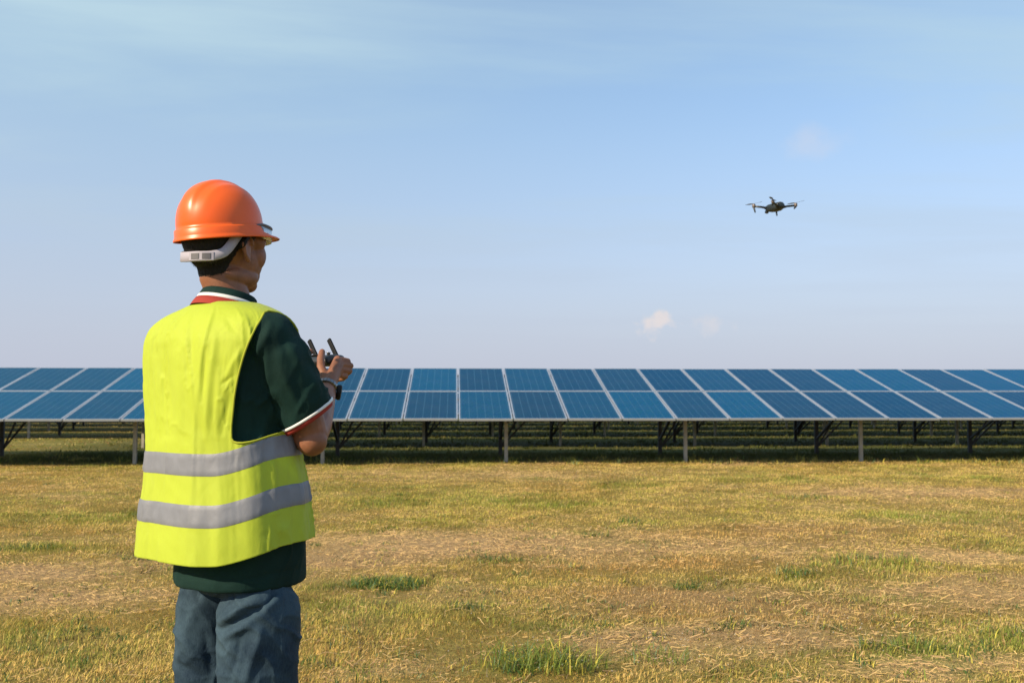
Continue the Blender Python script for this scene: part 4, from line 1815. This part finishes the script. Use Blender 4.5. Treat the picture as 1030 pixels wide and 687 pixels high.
# ------------------------------------------------------------------ grass
def blade_mesh(name, N, near, far, power, h_mul=1.0, w0=.0024):
    u = rng.random(N)
    # depth density ~ D ** power
    k = power + 1
    D = (near ** k + u * (far ** k - near ** k)) ** (1 / k)
    lat = (rng.random(N) * 2 - 1) * (D * .60 + .9)
    x = lat * AX_R.x + D * AX_F.x
    y = lat * AX_R.y + D * AX_F.y
    # blades grow in loose clumps round random centres; a third of them stand alone
    nc = max(1, N // 11)
    pick = rng.integers(0, nc, N)
    lone = rng.random(N) < .35
    sp = (.012 + .0035 * D[pick]) * (.5 + rng.random(nc)[pick])
    x = np.where(lone, x, x[pick] + rng.normal(0, 1, N) * sp)
    y = np.where(lone, y, y[pick] + rng.normal(0, 1, N) * sp)
    D = np.where(lone, D, D[pick])
    clump_v = rng.random(N)
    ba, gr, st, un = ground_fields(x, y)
    clump = np.where(lone, .3, clump_v[pick])
    keep = rng.random(N) < np.clip(1.05 - .85 * np.clip(ba, 0, 1), .1, 1)
    x, y, D, ba, gr, st, un, clump = (q[keep] for q in (x, y, D, ba, gr, st, un, clump))
    n = len(x)
    z = ground_z(x, y) - .004
    hgt = (.015 + .024 * rng.random(n) ** 1.6 + .026 * clump ** 4) * (1 + .9 * np.clip(gr, 0, 1.3) * rng.random(n)) * (1 - .45 * np.clip(st + ba * .6, 0, 1)) * h_mul
    hgt *= .88
    hgt *= .6 + .8 * (fbm2(x, y, 1.3, 3, 77) * .5 + .5)
    hgt *= 1 + un * 1.2 * rng.random(n)
    lean = rng.random(n) ** .55 * (1.15 + .9 * np.clip(st, 0, 1)) * (1 - .3 * np.clip(gr, 0, 1))
    tint = fbm2(x, y, .9, 3, 101) + fbm2(x, y, 3.5, 2, 103) * .5
    rust = np.clip(fbm2(x, y, .65, 4, 131) * 1.5 + field('rust', x, y) - .05, 0, 1)
    dark = np.clip(field('dark', x, y) + np.clip(fbm2(x, y, 2.6, 3, 151) * 2.4 - .45, 0, 1) * .85, 0, 1)
    lean = np.clip(lean, 0, 1.6)
    az = fbm2(x, y, 2.2, 2, 55) * 5 + rng.normal(0, 1.1, n)
    wid = w0 * (.7 + .7 * rng.random(n)) * (1 + D * .12) * (1 + .35 * np.clip(gr, 0, 1))
    dx, dy = np.cos(az), np.sin(az)
    sx, sy = -dy, dx
    # colour
    r = rng.random(n)
    g_amt = np.clip(gr * 1.0 + rng.normal(0, .28, n) + (clump - .5) * .5, 0, 1)
    c = lerp(np.tile(C_STRAW, (n, 1)), np.tile(C_OLIVE, (n, 1)), np.clip(.42 + rng.normal(0, .30, n) + (clump - .5) * .8 - st * .45 + tint * .9, 0, 1))
    c = lerp(c, np.tile(np.array((.62, .33, .105)), (n, 1)), rust * .85)
    c = lerp(c, np.tile(C_HAY, (n, 1)), np.clip(st * .9 + ba * .9 - .15 + rng.normal(0, .15, n), 0, .9))
    c = lerp(c, np.tile(C_GREEN, (n, 1)), g_amt * .85)
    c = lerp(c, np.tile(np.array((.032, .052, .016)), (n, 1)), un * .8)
    c = lerp(c, np.tile(np.array((.13, .095, .05)), (n, 1)), dark * .75 * (rng.random(n) < .75))
    brown = (r < (.13 + .25 * np.clip(ba, 0, 1)) * (1 - un))
    c[brown] = C_BROWN * (.7 + .6 * rng.random((brown.sum(), 1)))
    pale = rng.random(n) < (.03 + .14 * np.clip(st, 0, 1)) * (1 - un)
    c[pale] = np.array((.74, .56, .26)) * (.8 + .3 * rng.random((pale.sum(), 1)))
    c *= (.75 + .5 * rng.random((n, 1)))
    base = np.stack([x, y, z], 1)
    side = np.stack([sx, sy, np.zeros(n)], 1) * wid[:, None]
    dirv = np.stack([dx, dy, np.zeros(n)], 1)
    up = np.array((0, 0, 1.0))
    ml = hgt * .55
    mid = base + dirv * (ml * np.clip(lean * .72, 0, .97))[:, None] + up * (ml * np.sqrt(np.clip(1 - np.clip(lean * .72, 0, .97) ** 2, .05, 1)))[:, None]
    tip = mid + dirv * (hgt * .5 * np.clip(lean * 1.1, 0, 1.3))[:, None] + up * (hgt * .5 * np.clip(1 - lean * .75, -.15, 1))[:, None]
    v = np.stack([base - side * .6, base + side * .6, mid - side * .5, mid + side * .5, tip], 1).reshape(-1, 3)
    i0 = np.arange(n)[:, None] * 5
    f = np.concatenate([i0 + np.array([0, 1, 3]), i0 + np.array([0, 3, 2]), i0 + np.array([2, 3, 4])], 0)
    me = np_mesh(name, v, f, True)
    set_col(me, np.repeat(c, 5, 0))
    return me


def grass_mat():
    m, n, l, b = new_mat("grass_blades")
    b.inputs['Roughness'].default_value = .7
    b.inputs['Specular IOR Level'].default_value = .2
    va = n.new("ShaderNodeVertexColor")
    va.layer_name = "Col"
    l.new(va.outputs[0], b.inputs['Base Color'])
    translucent(m, None, .32)
    return m


M_GRASS = grass_mat()
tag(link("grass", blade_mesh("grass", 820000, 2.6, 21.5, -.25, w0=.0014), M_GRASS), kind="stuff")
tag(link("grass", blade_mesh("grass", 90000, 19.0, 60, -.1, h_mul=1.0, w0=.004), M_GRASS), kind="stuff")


def tufts():
    """lush tufts of long blades where the photograph shows them"""
    spots = [(548, 668, .30, .10, 260, .17, 0), (530, 655, .22, .08, 120, .13, 0), (388, 590, .26, .09, 300, .11, 1), (410, 592, .14, .06, 80, .09, 1), (640, 526, .20, .10, 90, .12, 1), (690, 592, .09, .05, 70, .11, 1),
             (815, 500, .30, .10, 110, .11, 1), (150, 562, .22, .08, 110, .10, 1), (20, 553, .30, .10, 150, .10, 1), (490, 562, .25, .08, 110, .09, 1), (880, 566, .35, .14, 220, .12, 0), (905, 656, .20, .08, 150, .11, 0),
             (800, 578, .16, .08, 90, .11, 1), (600, 540, .14, .06, 60, .10, 1), (380, 507, .18, .08, 60, .11, 1), (1012, 640, .15, .06, 70, .10, 0), (665, 660, .18, .08, 90, .10, 0), (470, 612, .15, .06, 60, .10, 1), (735, 632, .12, .05, 60, .09, 1)]
    for _ in range(380):
        px, py = random.uniform(0, 1030), 472 + 215 * random.random() ** 1.25
        spots.append((px, py, random.uniform(.05, .16), random.uniform(.03, .08), random.randint(14, 40), random.uniform(.035, .075), random.choice((0, 1, 1, 2))))
    for _ in range(170):      # uncut edge along the shade of the front row
        spots.append((random.uniform(-30, 1060), random.gauss(464.5, 1.5), random.uniform(.10, .35), random.uniform(.05, .15), random.randint(14, 40), random.uniform(.08, .19), random.choice((0, 3, 3, 2))))
    V_, F_, C_ = [], [], []
    for px, py, ra, rb, n, h, dark in spots:
        c = ground_at(px, py)
        for _ in range(n):
            rr = math.sqrt(random.random())
            t = random.random() * 2 * math.pi
            x, y = c.x + ra * rr * math.cos(t), c.y + rb * 1.5 * rr * math.sin(t)
            z = gz_at(x, y) - .003
            hh = h * random.uniform(.45, 1.05)
            az = random.random() * 2 * math.pi
            ln = random.uniform(.35, 1.5)
            w = random.uniform(.0018, .0034) * (2.2 if py < 470 else 1)
            d = Vector((math.cos(az), math.sin(az), 0))
            s = Vector((-d.y, d.x, 0)) * w
            pts = []
            for k, u in enumerate((0, .35, .68, 1)):
                pts.append(Vector((x, y, z)) + d * (hh * ln * u * u * .9) + Vector((0, 0, hh * (u - .42 * ln * u * u))))
            o = len(V_)
            for k, p in enumerate(pts[:3]):
                V_.extend([p - s * (1 - .2 * k), p + s * (1 - .2 * k)])
            V_.append(pts[3])
            F_.extend([(o, o + 1, o + 3), (o, o + 3, o + 2), (o + 2, o + 3, o + 5), (o + 2, o + 5, o + 4), (o + 4, o + 5, o + 6)])
            base = np.array(((.17, .22, .040), (.060, .125, .030), (.16, .12, .06), (.45, .38, .10))[dark])
            if random.random() < .15:
                base = np.array((.16, .24, .12))
            if random.random() < .18:
                base = C_OLIVE * 1.1
            cc = base * random.uniform(.7, 1.35)
            C_.extend([cc] * 7)
    me = np_mesh("grass", np.array([tuple(p) for p in V_]), np.array(F_))
    set_col(me, np.array(C_))
    return me


tag(link("grass", tufts(), M_GRASS), kind="stuff")


def hay():
    """cut dry stalks lying on the ground"""
    V_, F_, C_ = [], [], []
    N = 4200
    near, far = 3.2, 18.5
    D = near + (far - near) * rng.random(N) ** 1.5
    lat = (rng.random(N) * 2 - 1) * (D * .58 + .6)
    X = lat * AX_R.x + D * AX_F.x
    Y = lat * AX_R.y + D * AX_F.y
    ba, gr, st, un = ground_fields(X, Y)
    keep = rng.random(N) < np.clip(.22 + .75 * st + .7 * ba, 0, 1)
    main = fbm2(X, Y, .5, 2, 61) * 2.2
    P_ = []
    for x, y, d, a0 in zip(X[keep], Y[keep], D[keep], main[keep]):
        L_ = random.uniform(.03, .20) if random.random() < .8 else random.uniform(.15, .38)
        az = a0 + random.gauss(0, .8) + (math.pi if random.random() < .5 else 0)
        w = random.uniform(.0013, .0026) * (1 + d * .07)
        bend = random.gauss(0, .35)
        px_, py_ = x, y
        rows = []
        for k in range(5):
            rows.append((px_, py_, az))
            px_ += math.cos(az) * L_ / 4
            py_ += math.sin(az) * L_ / 4
            az += bend / 4
        lift = random.uniform(.008, .035)
        o = len(V_)
        for k, (qx, qy, a) in enumerate(rows):
            zz = lift + .012 * math.sin(k * 1.3 + x * 9)
            ww = w * (1 - .15 * k)
            V_.append((qx - math.sin(a) * -ww, qy + math.cos(a) * -ww, zz))
            V_.append((qx + math.sin(a) * -ww, qy - math.cos(a) * -ww, zz + .0012))
        for k in range(4):
            F_.append((o + 2 * k, o + 2 * k + 1, o + 2 * k + 3, o + 2 * k + 2))
        c = np.array(random.choice(((.74, .53, .24), (.62, .44, .24), (.55, .36, .16)))) * random.uniform(.55, 1.12)
        C_.extend([c] * 10)
    V_ = np.array(V_)
    V_[:, 2] += ground_z(V_[:, 0], V_[:, 1])
    me = np_mesh("dry_hay", V_, np.array(F_))
    set_col(me, np.array(C_))
    return me


def chaff(N):
    """short broken bits of straw lying in every direction"""
    D = 3.2 + 16 * rng.random(N) ** 1.25
    lat = (rng.random(N) * 2 - 1) * (D * .58 + .6)
    X = lat * AX_R.x + D * AX_F.x
    Y = lat * AX_R.y + D * AX_F.y
    ba, gr, st, un = ground_fields(X, Y)
    k = rng.random(N) < np.clip(.14 + .9 * st + .9 * ba - .5 * gr, .03, 1)
    X, Y, D, ba = X[k], Y[k], D[k], ba[k]
    n = len(X)
    az = fbm2(X, Y, .8, 2, 61) * 3 + rng.normal(0, .9, n)
    ln = (.012 + .060 * rng.random(n) ** 2.2) * (.65 + .05 * D)
    w = (.0006 + .0007 * rng.random(n)) * (1 + D * .12)
    d = np.stack([np.cos(az), np.sin(az), np.zeros(n)], 1)
    sd = np.stack([-d[:, 1], d[:, 0], np.zeros(n)], 1) * w[:, None]
    z = ground_z(X, Y) + .003 + rng.random(n) * .020
    c0 = np.stack([X, Y, z], 1)
    rise = rng.normal(0, .22, n) * ln
    a, b = c0 - d * (ln / 2)[:, None], c0 + d * (ln / 2)[:, None]
    b[:, 2] += rise
    sd[:, 2] = w * .6
    V_ = np.stack([a - sd, a + sd, b + sd, b - sd], 1).reshape(-1, 3)
    me = np_mesh("dry_hay", V_, np.arange(n)[:, None] * 4 + np.arange(4)[None])
    cc = np.array(((.84, .58, .24), (.74, .49, .24), (.52, .34, .18), (.34, .22, .12)))[rng.choice(4, n, p=(.35, .3, .2, .15))] * (.7 + .4 * rng.random((n, 1)))
    set_col(me, np.repeat(cc, 4, 0))
    return me


tag(link("dry_hay", chaff(130000), M_GRASS), kind="stuff")
tag(link("dry_hay", hay(), M_GRASS), kind="stuff")


def small_flowers():
    m = MB()
    for cx, cy, ra, rb, n in ((690, 655, 1.1, .40, 170), (590, 665, .6, .25, 60), (800, 640, .9, .3, 60), (540, 600, 1.2, .4, 50), (760, 590, 1.0, .5, 50), (480, 555, 1.2, .4, 40), (900, 640, .9, .3, 40)):
        c = ground_at(cx, cy)
        for _ in range(int(n * .55)):
            x, y = c.x + random.gauss(0, ra * .5), c.y + random.gauss(0, rb * .6)
            z = gz_at(x, y) + random.uniform(.015, .055)
            r = random.uniform(.0018, .0040)
            q = [Vector((x, y, z)) + Vector(p) * r for p in ((1, 0, 0), (-.5, .87, 0), (-.5, -.87, 0), (0, 0, 1.3), (0, 0, -1))]
            m.add(q, [(0, 1, 3), (1, 2, 3), (2, 0, 3), (1, 0, 4), (2, 1, 4), (0, 2, 4)])
    return m


tag(small_flowers().build("wildflowers", M_FLOWER), kind="stuff")
